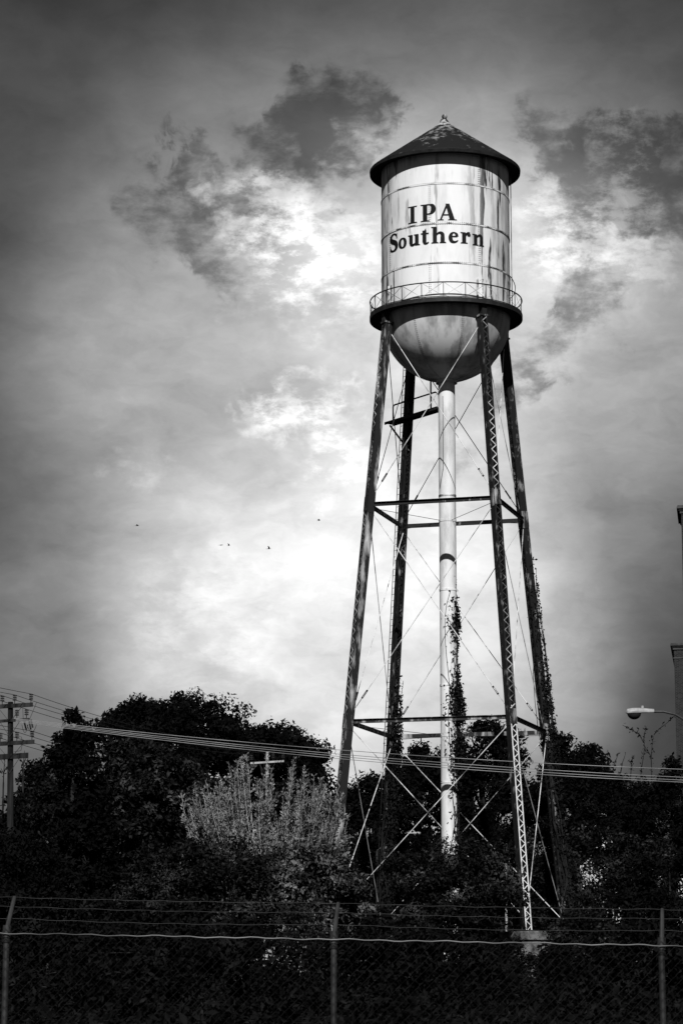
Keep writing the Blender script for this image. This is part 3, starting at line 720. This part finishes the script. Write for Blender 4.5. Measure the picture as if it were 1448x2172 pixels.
plant('leafy_shrub', 'wide dark thicket right of the tower feet', 'shrub', 138, [(1250, 1850, 110, 80), (1160, 1830, 70, 80), (1350, 1860, 110, 80), (1290, 1930, 170, 70)], 'ever2', 28500, 0.117, .65, G2, .1)
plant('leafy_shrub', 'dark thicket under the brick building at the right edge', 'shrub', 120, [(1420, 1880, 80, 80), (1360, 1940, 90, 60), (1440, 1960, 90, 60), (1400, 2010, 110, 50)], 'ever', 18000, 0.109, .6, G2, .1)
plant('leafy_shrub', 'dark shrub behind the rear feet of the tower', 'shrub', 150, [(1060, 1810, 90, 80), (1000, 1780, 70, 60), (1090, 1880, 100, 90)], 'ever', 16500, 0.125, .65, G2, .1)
plant('leafy_shrub', 'low black shrub in the lower left corner beyond the fence', 'shrub', 62, [(60, 1960, 120, 80), (180, 1970, 120, 70), (120, 2060, 200, 100)], 'weed', 14000, .08, .35, G2, .06)
plant('leafy_shrub', 'low dark shrub beyond the fence left of the middle post', 'shrub', 56, [(420, 2010, 160, 70), (560, 2030, 140, 60), (300, 2050, 150, 90), (460, 2110, 250, 90)], 'weed', 18000, .075, .33, G2, .06)
plant('leafy_shrub', 'low dark shrub beyond the fence right of the middle post', 'shrub', 60, [(830, 2010, 140, 70), (940, 2040, 120, 60), (780, 2060, 140, 80), (900, 2120, 230, 80)], 'weed', 17000, .08, .34, G2, .06)
plant('leafy_shrub', 'low black shrub in the lower right corner beyond the fence', 'shrub', 64, [(1290, 2060, 140, 60), (1400, 2030, 120, 80), (1230, 2110, 150, 70), (1380, 2120, 180, 80)], 'weed', 15000, .085, .36, G2, .06)
plant('leafy_shrub', 'weedy bush creeping over the concrete pier of the front right leg', 'shrub', 112, [(1090, 2030, 30, 55), (1130, 2065, 60, 38), (1060, 2060, 50, 60), (1170, 2060, 30, 40)], 'weed', 8000, .09, .35, G2, .05)

plant('leafy_shrub', 'dark shrub hiding the pier of the rear right leg', 'shrub', 117, [(1225, 1975, 60, 45), (1195, 1990, 38, 40), (1270, 2000, 70, 50), (1230, 2040, 90, 50)], 'ever2', 9000, .10, .45, G2, .08)
def distant_wood():
    n = 30000; x = RNG.uniform(-60, 60, n); top = 13.2+1.6*np.sin(x*.21+1)+1.1*np.sin(x*.57)+.7*np.sin(x*1.3+2)+RNG.normal(size=n)*.35
    y = 265+RNG.uniform(-6, 6, n)+2*np.sin(x*.4); z = 1.3+(top-1.3)*RNG.uniform(0, 1, n)**.8
    me = leaf_mesh('distant_wood', np.c_[x, y, z], RNG.uniform(.35, .7, n), 'ever', np.tile([0, -.8, .5], (n, 1)), .5, .5)
    tag(link('distant_wood', me), 'far dark wood closing the view behind the trees', 'wood', kind='stuff')
distant_wood()
def build_weeds():
    n = 60000; y = RNG.uniform(22, 115, n)**1.0; x = RNG.uniform(-1, 1, n)*(y*.17+3)
    z = np.array([ground_z(0, q) for q in y])+np.abs(RNG.normal(size=n))*.45
    me = leaf_mesh('ground_cover', np.c_[x, y, z], RNG.uniform(.04, .11, n), 'weed', np.tile([0, -.2, 1.], (n, 1)), .35, .4)
    tag(link('ground_cover', me), 'dark weeds and creeper covering the ground beyond the fence', 'weeds', kind='stuff')
build_weeds()

# ---- ivy on the riser and the rear legs
def ivy(label, path, prof, side, n, leaf=.09, stems=5):
    """path(t)->axis point; prof: (t, thickness) list; side: unit vector the growth leans to"""
    p0 = path(0); root = empty('ivy_vine', p0, label, 'vine', 'ivy climbing the tower'); ts = np.array([q[0] for q in prof]); th = np.array([q[1] for q in prof])
    grid = np.linspace(0, 1, 400); w = np.interp(grid, ts, th)**1.4+1e-6; lum = .7+.3*np.sin(grid*31)+.25*np.sin(grid*97+1); w *= np.clip(lum, .2, None); w /= w.sum()
    t = grid[RNG.choice(400, n, p=w)]+RNG.uniform(0, 1/400, n); k = np.interp(t, ts, th)
    ax = np.array([path(q) for q in t]); a = RNG.normal(size=n)*.62; s = np.array(side); s2 = np.array((-s[1], s[0], 0))
    dirs = np.cos(a)[:, None]*s+np.sin(a)[:, None]*s2; r = .38+k*RNG.uniform(0, 1, n)**1.6*.62
    C = ax+dirs*r[:, None]+RNG.normal(size=(n, 3))*.04
    link('leaves', leaf_mesh('leaves', C-np.array(p0), leaf*RNG.uniform(.5, 1.3, n), 'ivy', dirs, .4, .6), root, (0, 0, 0), rel=True)
    b = MB()
    for j in range(stems):
        ph = random.uniform(-1.3, 1.3); pts = []; rr = []; tm = random.uniform(.6, .98)
        for i in range(26):
            q = tm*i/25; aa = ph+.9*math.sin(q*9+j*2)+random.uniform(-.12, .12); dv = Vector(tuple(s*math.cos(aa)+s2*math.sin(aa)))
            pts.append(Vector(path(q))+dv*.46-p0); rr.append(.03*(1-q*.6))
        b.tube(pts, rr, 5)
    st = b.build('stem', 'bark', None, True); st.parent = root; st.location = (0, 0, 0)
    return root, p0
ivy('thick dark ivy climbing the right side of the riser pipe', lambda t: Vector((X0, D, 4+t*18.2)), [(0, .2), (.15, .16), (.3, .18), (.42, .35), (.5, .70), (.62, .80), (.70, .32), (.78, .22), (.86, .42), (.93, .16), (1, .03)], (.97, -.24, 0), 6000, .085, 9)
def legpath(k, z0, z1): return lambda t: P(leg_r(z0+(z1-z0)*t), PHI[k], z0+(z1-z0)*t)
ivy('dark ivy clothing the rear right leg of the tower', legpath(2, 4.2, 23.4), [(0, .25), (.3, .3), (.5, .42), (.65, .28), (.8, .10), (.95, .12), (1, .02)], (.9, -.43, 0), 3600, .08, 8)
ivy('dark ivy clothing the lower part of the rear left leg', legpath(3, 4.2, 17.5), [(0, .3), (.4, .32), (.7, .42), (.85, .2), (1, .03)], (.8, -.6, 0), 4200, .085, 6)

# ------------------------------------------------------------------ utility poles, wires
def insulator(b, p, h=.32, r=.075):
    b.tube([p, p+Vector((0, 0, h*.35))], .02, 5)
    for q in (.35, .6, .85): b.lathe([(.0, 0), (r, .01), (r*.8, h*.16), (.02, h*.2)], tuple(p+Vector((0, 0, h*q))), 8)
def utility_pole(label, px, ytop, depth, r, arms, m, bottom_px=None, along=Vector((1, 0, 0)), lean=0.0):
    top = at(px, ytop, depth); b = Vector((top.x+lean, top.y, ground_z(top.x, top.y)-.3))
    root = empty('utility_pole', (b.x, b.y, b.z+.3), label, 'utility pole', 'utility poles')
    MB().tube([b, (b+top)/2, top], [r*1.3, r*1.12, r*.85], 10).build('pole', m, root, True)
    tips = []
    for ypx, half, hh, ins in arms:
        c = at(px, ypx, depth); tt = (c.z-b.z)/(top.z-b.z); c = b.lerp(top, tt); c.y -= r
        a = MB().box(c, along*half, (0, .06, 0), (0, 0, hh)).build('crossarm', m, root)
        for s in (-1, 1): MB().bar(c+along*s*half*.5-Vector((0, 0, hh)), c-Vector((0, 0, .8)), (0, 1, 0), .04, .02).build('arm_brace', 'wire', a)
        row = []
        for q in ins:
            p = c+along*half*q+Vector((0, 0, hh)); ib = MB(); insulator(ib, p, .42, .11); ib.build('insulator', 'insul', a, True); row.append(p+Vector((0, 0, .43)))
        tips.append(row)
    return root, tips
al1 = Vector((.985, -.05, .055)).normalized()
p1, tips1 = utility_pole(
    'weathered utility pole with four crossarms at the left edge', 23, 1489, 125, .15,
    [(1498, 1.12, .10, (-.95, -.35, .20, .92)), (1529, .95, .07, (-.9, .35, .85)), (1577, 1.2, .10, (-.95, -.4, .28, .9)), (1605, .9, .13, ())], 'pole', along=al1, lean=.30)
def switchgear():                                    # cut-outs and drop loops hanging from the second crossarm
    b = MB()
    for px, py in ((52, 1542), (62, 1541), (66, 1537)):
        c = at(px, py, 124.7); b.tube([c+Vector((0, 0, .25)), c+Vector((.1, 0, -.15))], .045, 6)
    for x0, x1, y0, dip in ((47, 60, 1537, 17), (58, 78, 1537, 16)):
        b.tube([at(x0+(x1-x0)*t, y0+dip*4*t*(1-t), 124.6) for t in [i/12 for i in range(13)]], .014, 5)
    for seg in (((49, 1501), (50, 1530)), ((78, 1490), (62, 1529)), ((30, 1595), (45, 1592), (49, 1575), (46, 1563), (38, 1562))):
        b.tube([at(x, y, 124.6) for x, y in seg], .013, 5)
    b.build('switch_gear', 'wire', p1, True)
switchgear()
p2, tips2 = utility_pole('pale utility pole rising behind the pale shrub', 567, 1594, 152, .10, [(1617, 1.0, .055, (-.95, .35, .95))], 'polepale', along=Vector((.99, .05, .07)).normalized())
p3, tips3 = utility_pole('utility pole standing right of the picture carrying the bright cables', 1790, 1560, 88, .14, [(1600, 1.2, .06, (-.9, -.3, .3, .9))], 'pole')
def wire(label, p, q, sag, r, m, group, n=24):
    pts = [Vector(p).lerp(Vector(q), i/n)-Vector((0, 0, sag*4*(i/n)*(1-i/n))) for i in range(n+1)]
    o = MB().tube([x-pts[0] for x in pts], r, 5).build('power_line', m, None, True); o.location = pts[0]
    return tag(o, label, 'power line', group)
names = ['leftmost', 'second', 'third', 'rightmost']
GW = 'thin dark wires running back from the left utility pole'
far = [tips2[0][0], tips2[0][1], tips2[0][2], tips2[0][2]+Vector((.2, 0, .1))]
for i, p in enumerate(tips1[0]):
    wire(f'thin dark wire from the {names[i]} insulator of the topmost crossarm of the left pole', p, far[i], .5, .014, 'wire', GW)
    wire(f'thin dark wire leaving the frame at left from the {names[i]} insulator of the topmost crossarm', p, p+Vector((-9, -14, 1.2)), .2, .014, 'wire', GW)
for i, p in enumerate(tips1[2]):
    wire(f'thin dark wire from the {names[i]} insulator of the third crossarm of the left pole', p, far[i]-Vector((0, 0, 1.9)), .5, .014, 'wire', GW)
    wire(f'thin dark wire leaving the frame at left from the {names[i]} insulator of the third crossarm', p, p+Vector((-9, -14, 1.2)), .2, .014, 'wire', GW)
def cable(label, pix):
    # photo rows of one cable at several columns; the cable runs at its own depth from the left pole (125 m) to the right one (88 m)
    xs = [q[0] for q in pix]; ys = [q[1] for q in pix]; cf = np.polyfit(xs, ys, 2); pts = []
    for x in np.linspace(24, 1790, 60): pts.append(at(x, float(np.polyval(cf, x)), 125+(x-24)/(1790-24)*(88-125)))
    o = MB().tube([p-pts[0] for p in pts], .012, 6).build('power_line', 'cable', None, True); o.location = pts[0]
    tag(o, label, 'power line', 'bright cables crossing in front of the tower')
cable('topmost of the four bright cables crossing in front of the trees and tower', [(24, 1520), (120, 1537), (480, 1572), (686, 1587), (811, 1597), (1154, 1618), (1430, 1632)])
cable('second from the top of the four bright cables crossing the tower legs', [(24, 1522), (120, 1540), (480, 1576), (686, 1597), (866, 1611), (1154, 1633), (1430, 1648)])
cable('third from the top of the four bright cables crossing the tower legs', [(24, 1524), (120, 1542), (480, 1581), (686, 1601), (866, 1616), (1154, 1639), (1430, 1654)])
cable('lowest of the four bright cables crossing the tower legs', [(24, 1526), (120, 1545), (480, 1586), (686, 1606), (866, 1621), (1154, 1643), (1430, 1659)])

# ------------------------------------------------------------------ street lamps
def street_lamp(label, px, py, depth, scale=1.0, right=True, arm_px=None):
    c = at(px, py, depth); s = scale*(1 if right else -1); sc = scale
    hx = 2.6*s; base = Vector((c.x+hx, c.y, ground_z(c.x, c.y)))
    root = empty('street_lamp', base, label, 'street lamp', 'cobra head street lamps')
    MB().tube([base, Vector((base.x, base.y, c.z-1.2*sc))], [.11*sc, .07*sc], 10).build('pole', 'galv', root, True)
    arm = [c+Vector((.36*s, 0, .02)), c+Vector((.62*s, 0, .02)), c+Vector((.95*s, 0, -.06*sc)), c+Vector((1.35*s, 0, -.30*sc)), c+Vector((1.9*s, 0, -.66*sc)), Vector((base.x, base.y, c.z-1.15*sc))]
    MB().tube(arm, .032*sc, 8).build('arm', 'galv', root, True)
    secs = [(-.40, .015, .03, .0), (-.36, .10, .085, .01), (-.22, .155, .10, .02), (-.05, .15, .10, .025), (.10, .105, .085, .03), (.25, .075, .075, .03), (.37, .06, .065, .03), (.38, .02, .02, .03)]
    h = MB(); n = 14
    for x, w, t, z in secs:
        for a in range(n):
            th = 2*math.pi*a/n; zz = math.sin(th)*t; zz = max(zz, -t*.45)
            h.v.append((c.x+x*s, c.y+math.cos(th)*w*sc, c.z+(z+zz)*sc))
    for j in range(len(secs)-1):
        for a in range(n): h.f.append((j*n+a, j*n+(a+1) % n, (j+1)*n+(a+1) % n, (j+1)*n+a))
    h.f.append(tuple(range(n))); h.f.append(tuple((len(secs)-1)*n+a for a in range(n)))
    hd = h.build('lamp_head', 'lamp', root, True)
    ln = MB(); cc = c+Vector((-.17*s, 0, -.025*sc)); ln.lathe([(.19*sc*math.cos(R_(90)*k/6), -.17*sc*math.sin(R_(90)*k/6)) for k in range(7)], tuple(cc), 16)
    ln.build('lens', 'lens', hd, True)
    MB().lathe([(.0, .07*sc), (.035*sc, .065*sc), (.04*sc, 0)], tuple(c+Vector((.06*s, 0, .115*sc))), 10).build('photocell', 'lamp', hd, True)
street_lamp('grey cobra-head street lamp reaching in from the right edge', 1357, 1511, 69)
street_lamp('small far cobra-head lamp glimpsed right of the front right leg', 1148, 1812, 137, .8)
street_lamp('small far cobra-head lamp glimpsed left of the riser foot', 880, 1768, 139, .8, False)
def pipe():
    b = at(1072, 1842, 127); g = Vector((b.x, b.y, ground_z(b.x, b.y))); 
    o = MB().tube([Vector((0, 0, 0)), Vector((0, 0, b.z-g.z+.25)), ], .06, 8).tube([Vector((0, 0, b.z-g.z-.1)), Vector((-.06, 0, b.z-g.z+.05)), Vector((-.2, 0, b.z-g.z+.12)), Vector((-.36, 0, b.z-g.z+.06))], .04, 8).build('standpipe', 'lamp', None, True)
    o.location = g; tag(o, 'white standpipe with curved spout among the shrubs beside the front right leg', 'pipe')
pipe()

# ------------------------------------------------------------------ brick building, house
def building():
    dep = 175; c = at(1428, 1378, dep); xl, zt, g, w = 0.0, c.z-1.3, 0.0, 16
    root = empty('brick_building', (c.x, dep, 1.3), 'dark brick building with projecting cornices cut by the right edge of the picture', 'building')
    root.rotation_euler = (0, 0, R_(-8.6))
    def part(b, name, m, parent=None):
        o = b.build(name, m); o.parent = parent or root; return o
    part(MB().abox(0, w, 0, 14, -.8, zt), 'wall', 'brick')
    def cornice(x0, x1, y0, y1, z, sc=1.0):
        b = MB()
        for o, a, e in ((.07, 0, .16), (.14, .16, .26), (.24, .26, .36), (.20, .36, .44)): b.abox(x0-o*sc, x1+o*sc, y0-o*sc, y1+o*sc, z+a*sc, z+e*sc)
        part(b, 'cornice', 'stone')
    cornice(0, w, 0, 14, zt)
    part(MB().abox(-.05, w+.05, -.05, 14.05, zt-.62, zt-.55), 'string_course', 'stone')
    z2 = at(1443, 1090, dep+7).z-1.3
    part(MB().abox(.62, 7, 7, 12.8, zt+.5, z2), 'tower_wall', 'brick'); cornice(.62, 7, 7, 12.8, z2, 1.3)
    for r in range(5):
        for q in range(4):
            x = 2.0+q*3.6; z = .7+r*4.1
            wd = part(MB().abox(x, x+1.3, -.03, -.01, z, z+2.2), 'window', 'glass')
            part(MB().abox(x-.1, x+1.4, -.14, -.001, z-.16, z-.01), 'sill', 'stone', wd)
            part(MB().abox(x-.08, x, -.07, -.002, z, z+2.2).abox(x+1.3, x+1.38, -.07, -.002, z, z+2.2).abox(x, x+1.3, -.06, -.03, z+1.07, z+1.13).abox(x-.08, x+1.38, -.08, -.002, z+2.2, z+2.3), 'frame', 'lamp', wd)
building()
def house(label, px, py, dep, w, h):
    c = at(px, py, dep); g = ground_z(c.x, c.y); b = Vector((c.x, c.y, g)); root = empty('house', b, label, 'house', 'white houses glimpsed through the trees')
    zt = c.z+.2
    MB().abox(c.x-w/2, c.x+w/2, dep, dep+5, g-.2, zt).build('wall', 'house', root)
    r = MB(); y0, y1 = dep-.4, dep+5.4; x0, x1 = c.x-w/2-.3, c.x+w/2+.3; zr = zt+h
    r.v = [(x0, y0, zt+.003), (x1, y0, zt+.003), (x1, y1, zt+.003), (x0, y1, zt+.003), (x0, (y0+y1)/2, zr), (x1, (y0+y1)/2, zr)]
    r.f = [(0, 1, 5, 4), (2, 3, 4, 5), (0, 4, 3), (1, 2, 5), (3, 2, 1, 0)]; r.build('roof', 'shingle', root)
    for s in (-.28, .22):
        wd = MB().abox(c.x+w*s-.45, c.x+w*s+.45, dep-.02, dep-.005, zt-1.9, zt-.5).build('window', 'glass', root)
        MB().abox(c.x+w*s-.53, c.x+w*s-.45, dep-.05, dep-.003, zt-2, zt-.42).abox(c.x+w*s+.45, c.x+w*s+.53, dep-.05, dep-.003, zt-2, zt-.42).abox(c.x+w*s-.45, c.x+w*s+.45, dep-.04, dep-.022, zt-1.24, zt-1.16).build('frame', 'house', wd)
house('white house glimpsed through trees below the street lamp', 1300, 1722, 186, 5, 1.6)
house('white house glimpsed low at the brick building foot', 1395, 1786, 168, 4, 1.4)

# ------------------------------------------------------------------ thin saplings against the sky at right
def sapling(label, branches, depth, n_leaf):
    b0 = at(*branches[0][0], depth); g = Vector((b0.x, b0.y, ground_z(b0.x, b0.y))); root = empty('sapling', g, label, 'sapling', 'thin saplings at the right')
    tb = MB(); C = []; N = []
    tb.tube([Vector((0, 0, 0)), Vector(b0)-g], [.09, .05], 6)
    for br in branches:
        dd = random.uniform(-.25, .25); pts = [at(x, y, depth+dd*i/len(br)) for i, (x, y) in enumerate(br)]
        tb.tube([p-g for p in pts], [.042-.028*i/(len(pts)-1) for i in range(len(pts))], 5)
        ln = sum((pts[i+1]-pts[i]).length for i in range(len(pts)-1))
        for j in range(int(ln*n_leaf)):
            t = random.uniform(.12, 1)*(len(pts)-1); i = min(int(t), len(pts)-2); p = pts[i].lerp(pts[i+1], t-i)
            C.append(np.array(p-g)+RNG.normal(size=3)*.08); 
    tr = tb.build('trunk', 'bark', None, True); tr.parent = root; tr.location = (0, 0, 0)
    link('leaves', leaf_mesh('leaves', np.array(C), RNG.uniform(.08, .17, len(C)), 'ever', None, 0, .45), root, (0, 0, 0), rel=True)
sapling('forked leafy sapling under the street lamp head', [[(1356, 1660), (1361, 1620), (1366, 1585), (1364, 1570)], [(1364, 1575), (1355, 1558), (1338, 1548), (1319, 1538)], [(1364, 1570), (1366, 1555), (1370, 1541)], [(1349, 1556), (1354, 1545)]], 181, 9)
sapling('curving leafy sapling beside the brick building', [[(1381, 1650), (1380, 1610), (1382, 1575), (1386, 1558)], [(1386, 1558), (1397, 1546), (1414, 1533), (1430, 1518)], [(1380, 1605), (1372, 1592), (1364, 1580)]], 180, 8)
sapling('small leafy sapling left of the forked sapling', [[(1336, 1650), (1338, 1625), (1341, 1602)], [(1338, 1620), (1331, 1612)], [(1339, 1612), (1344, 1601)]], 182, 10)
sapling('slanting sapling twig above the low trees at right', [[(1297, 1640), (1302, 1620), (1312, 1595)], [(1315, 1640), (1319, 1618), (1326, 1598)]], 183, 5)
sapling('bare upright sapling tip above the low trees at right', [[(1289, 1640), (1288, 1610), (1288, 1590)]], 184, 3)
for lb, px, py, dep in (('dead twig left of the utility pole', 8, 1630, 143), ('twiggy sapling right of the utility pole', 50, 1610, 142)):
    sapling(lb, [[(px, py+30), (px+1, py+5), (px+3, py-18)], [(px+1, py+8), (px+7, py-4)], [(px+1, py+12), (px-5, py)]], dep, 5)

# ------------------------------------------------------------------ birds
def bird(label, px, py, dep, span, bank, white=False):
    c = at(px, py, dep); o = MB()
    L = span*.55
    prof = [(-.5, .01), (-.35, .05), (-.1, .10), (.15, .11), (.32, .07), (.42, .065), (.5, .03), (.58, .004)]
    n = 8
    for x, r in prof:
        for a in range(n): th = 2*math.pi*a/n; o.v.append((x*L, math.cos(th)*r*L, math.sin(th)*r*L))
    for j in range(len(prof)-1):
        for a in range(n): o.f.append((j*n+a, j*n+(a+1) % n, (j+1)*n+(a+1) % n, (j+1)*n+a))
    o.f.append(tuple(range(n))); o.f.append(tuple((len(prof)-1)*n+a for a in range(n)))
    o.v += [(-.35*L, .03*L, 0), (-.35*L, -.03*L, 0), (-.85*L, -.14*L, 0), (-.85*L, .14*L, 0), (-.85*L, 0, .03*L), (-.35*L, 0, .05*L)]
    q = len(prof)*n; o.f += [(q, q+3, q+4, q+5), (q+1, q+5, q+4, q+2), (q, q+1, q+2, q+4, q+3)]
    for s in (-1, 1):
        i = len(o.v); up = bank
        o.v += [(.22*L, s*.08*L, .03*L), (-.15*L, s*.08*L, .03*L), (-.1*L, s*.45*L, (.03+.30*up)*L), (.28*L, s*.42*L, (.05+.30*up)*L), (-.25*L, s*.95*L, (.02+.62*up)*L), (-.02*L, s*.9*L, (.04+.62*up)*L), (.05*L, s*.25*L, (.09+.15*up)*L)]
        o.f += [(i, i+1, i+6), (i+1, i+2, i+6), (i+2, i+3, i+6), (i+3, i, i+6), (i+3, i+2, i+4, i+5), (i+1, i, i+3, i+2)]
    ob = o.build('flying_bird', 'birdw' if white else 'bird', None, False); ob.location = c; ob.rotation_euler = (R_(12), R_(-4), random.uniform(-.3, .3))
    tag(ob, label, 'bird', 'birds flying left of the tower')
bird('lone dark bird farthest left in the sky', 291, 1115, 190, .52, .5)
bird('dark bird just left of the white bird', 469, 1156, 190, .52, -.2)
bird('white bird beside a dark bird in the sky', 485, 1157, 186, .50, .9, True)
bird('dark bird to the right of the white bird', 570, 1164, 190, .52, 1.1)
bird('small bird nearest the tower', 676, 1104, 220, .50, .7)

# ------------------------------------------------------------------ chain-link fence with barbed wire
def fence():
    dep = 19.3; k = ppm(dep); x_at = lambda px: (px-724)/k
    zt = lambda x: at(700, 1992.5, dep).z - .0185*(x-x_at(700))
    xs = [x_at(708)+2.45*i for i in range(-3, 4)]
    root = empty('chain_link_fence', (x_at(708), dep, 0), 'galvanised chain-link fence topped by three strands of barbed wire across the foreground', 'fence')
    for x in xs:
        z = zt(x)
        po = MB().tube([(x, dep+.035, -.1), (x, dep+.035, z+.02)], .024, 12).build('post', 'galv', root, True)
        MB().tube([(x, dep+.035, z-.03), (x+.004, dep+.037, z+.06)], .032, 12).build('post_cap', 'galv', po, True)
        MB().tube([(x+.004, dep+.037, z+.045), (x+.032, dep+.20, z+.275)], [.018, .015], 8).build('barb_arm', 'galv', po, True)
        MB().lathe([(.026, -.012), (.031, -.012), (.031, .012), (.026, .012)], (x, dep+.035, z-.055), 12, closed=True).build('band', 'link', po, True)
    xa, xb = xs[0], xs[-1]
    pts = []; n = 260
    for i in range(n+1):
        x = xa+(xb-xa)*i/n; pts.append(Vector((x, dep-.006, zt(x)+.004*math.sin(x*26)+.003*math.sin(x*9+1))))
    MB().tube(pts, .0042, 5).build('tension_wire', 'tension', root, True)
    for j, (dz, dy) in enumerate(((.275, .20), (.205, .15), (.115, .085))):
        w = MB(); pts = []
        for i in range(n+1):
            x = xa+(xb-xa)*i/n; u = (x-xa) % 2.45/2.45; pts.append(Vector((x, dep+.03+dy, zt(x)+dz+.003*math.sin(x*17+j*2)-.018*4*u*(1-u)*(.4+.3*j))))
        w.tube(pts, .0018, 4)
        w2 = []
        st = w.build('barbed_wire', 'galv', root, True)
        bb = MB(); x = xa+.06
        while x < xb:
            i = (x-xa)/(xb-xa)*n; p = pts[int(i)].lerp(pts[min(n, int(i)+1)], i-int(i))
            for s in (-1, 1): bb.tube([p+Vector((-.004*s, -.010, -.014*s)), p+Vector((.004*s, .010, .014*s))], .0014, 3)
            x += .127
        tag(bb.build('barbs', 'galv', st), kind='stuff')
    m = MB(); pitch = .036; vs = .072/2; hgt = 1.75; cols = int((xb-xa)/pitch)
    for c in range(cols):                            # each zigzag wire hooks into its neighbours
        x = xa+c*pitch; rows = int(hgt/vs); pts = []
        z0 = zt(x)+.035
        for r in range(rows): pts.append((x+(pitch*1.02 if (r+c) % 2 else -pitch*.02), dep-.002+(.004 if r % 2 else -.004), z0-r*vs))
        m.tube(pts, .0017, 3, False)
        # twisted selvage barb standing above the top wire
        if c % 2: m.tube([(x-.002, dep, z0), (x-.014, dep, z0+.028)], .0015, 3)
    tag(m.build('chain_link_mesh', 'link', root), kind='stuff')
fence()
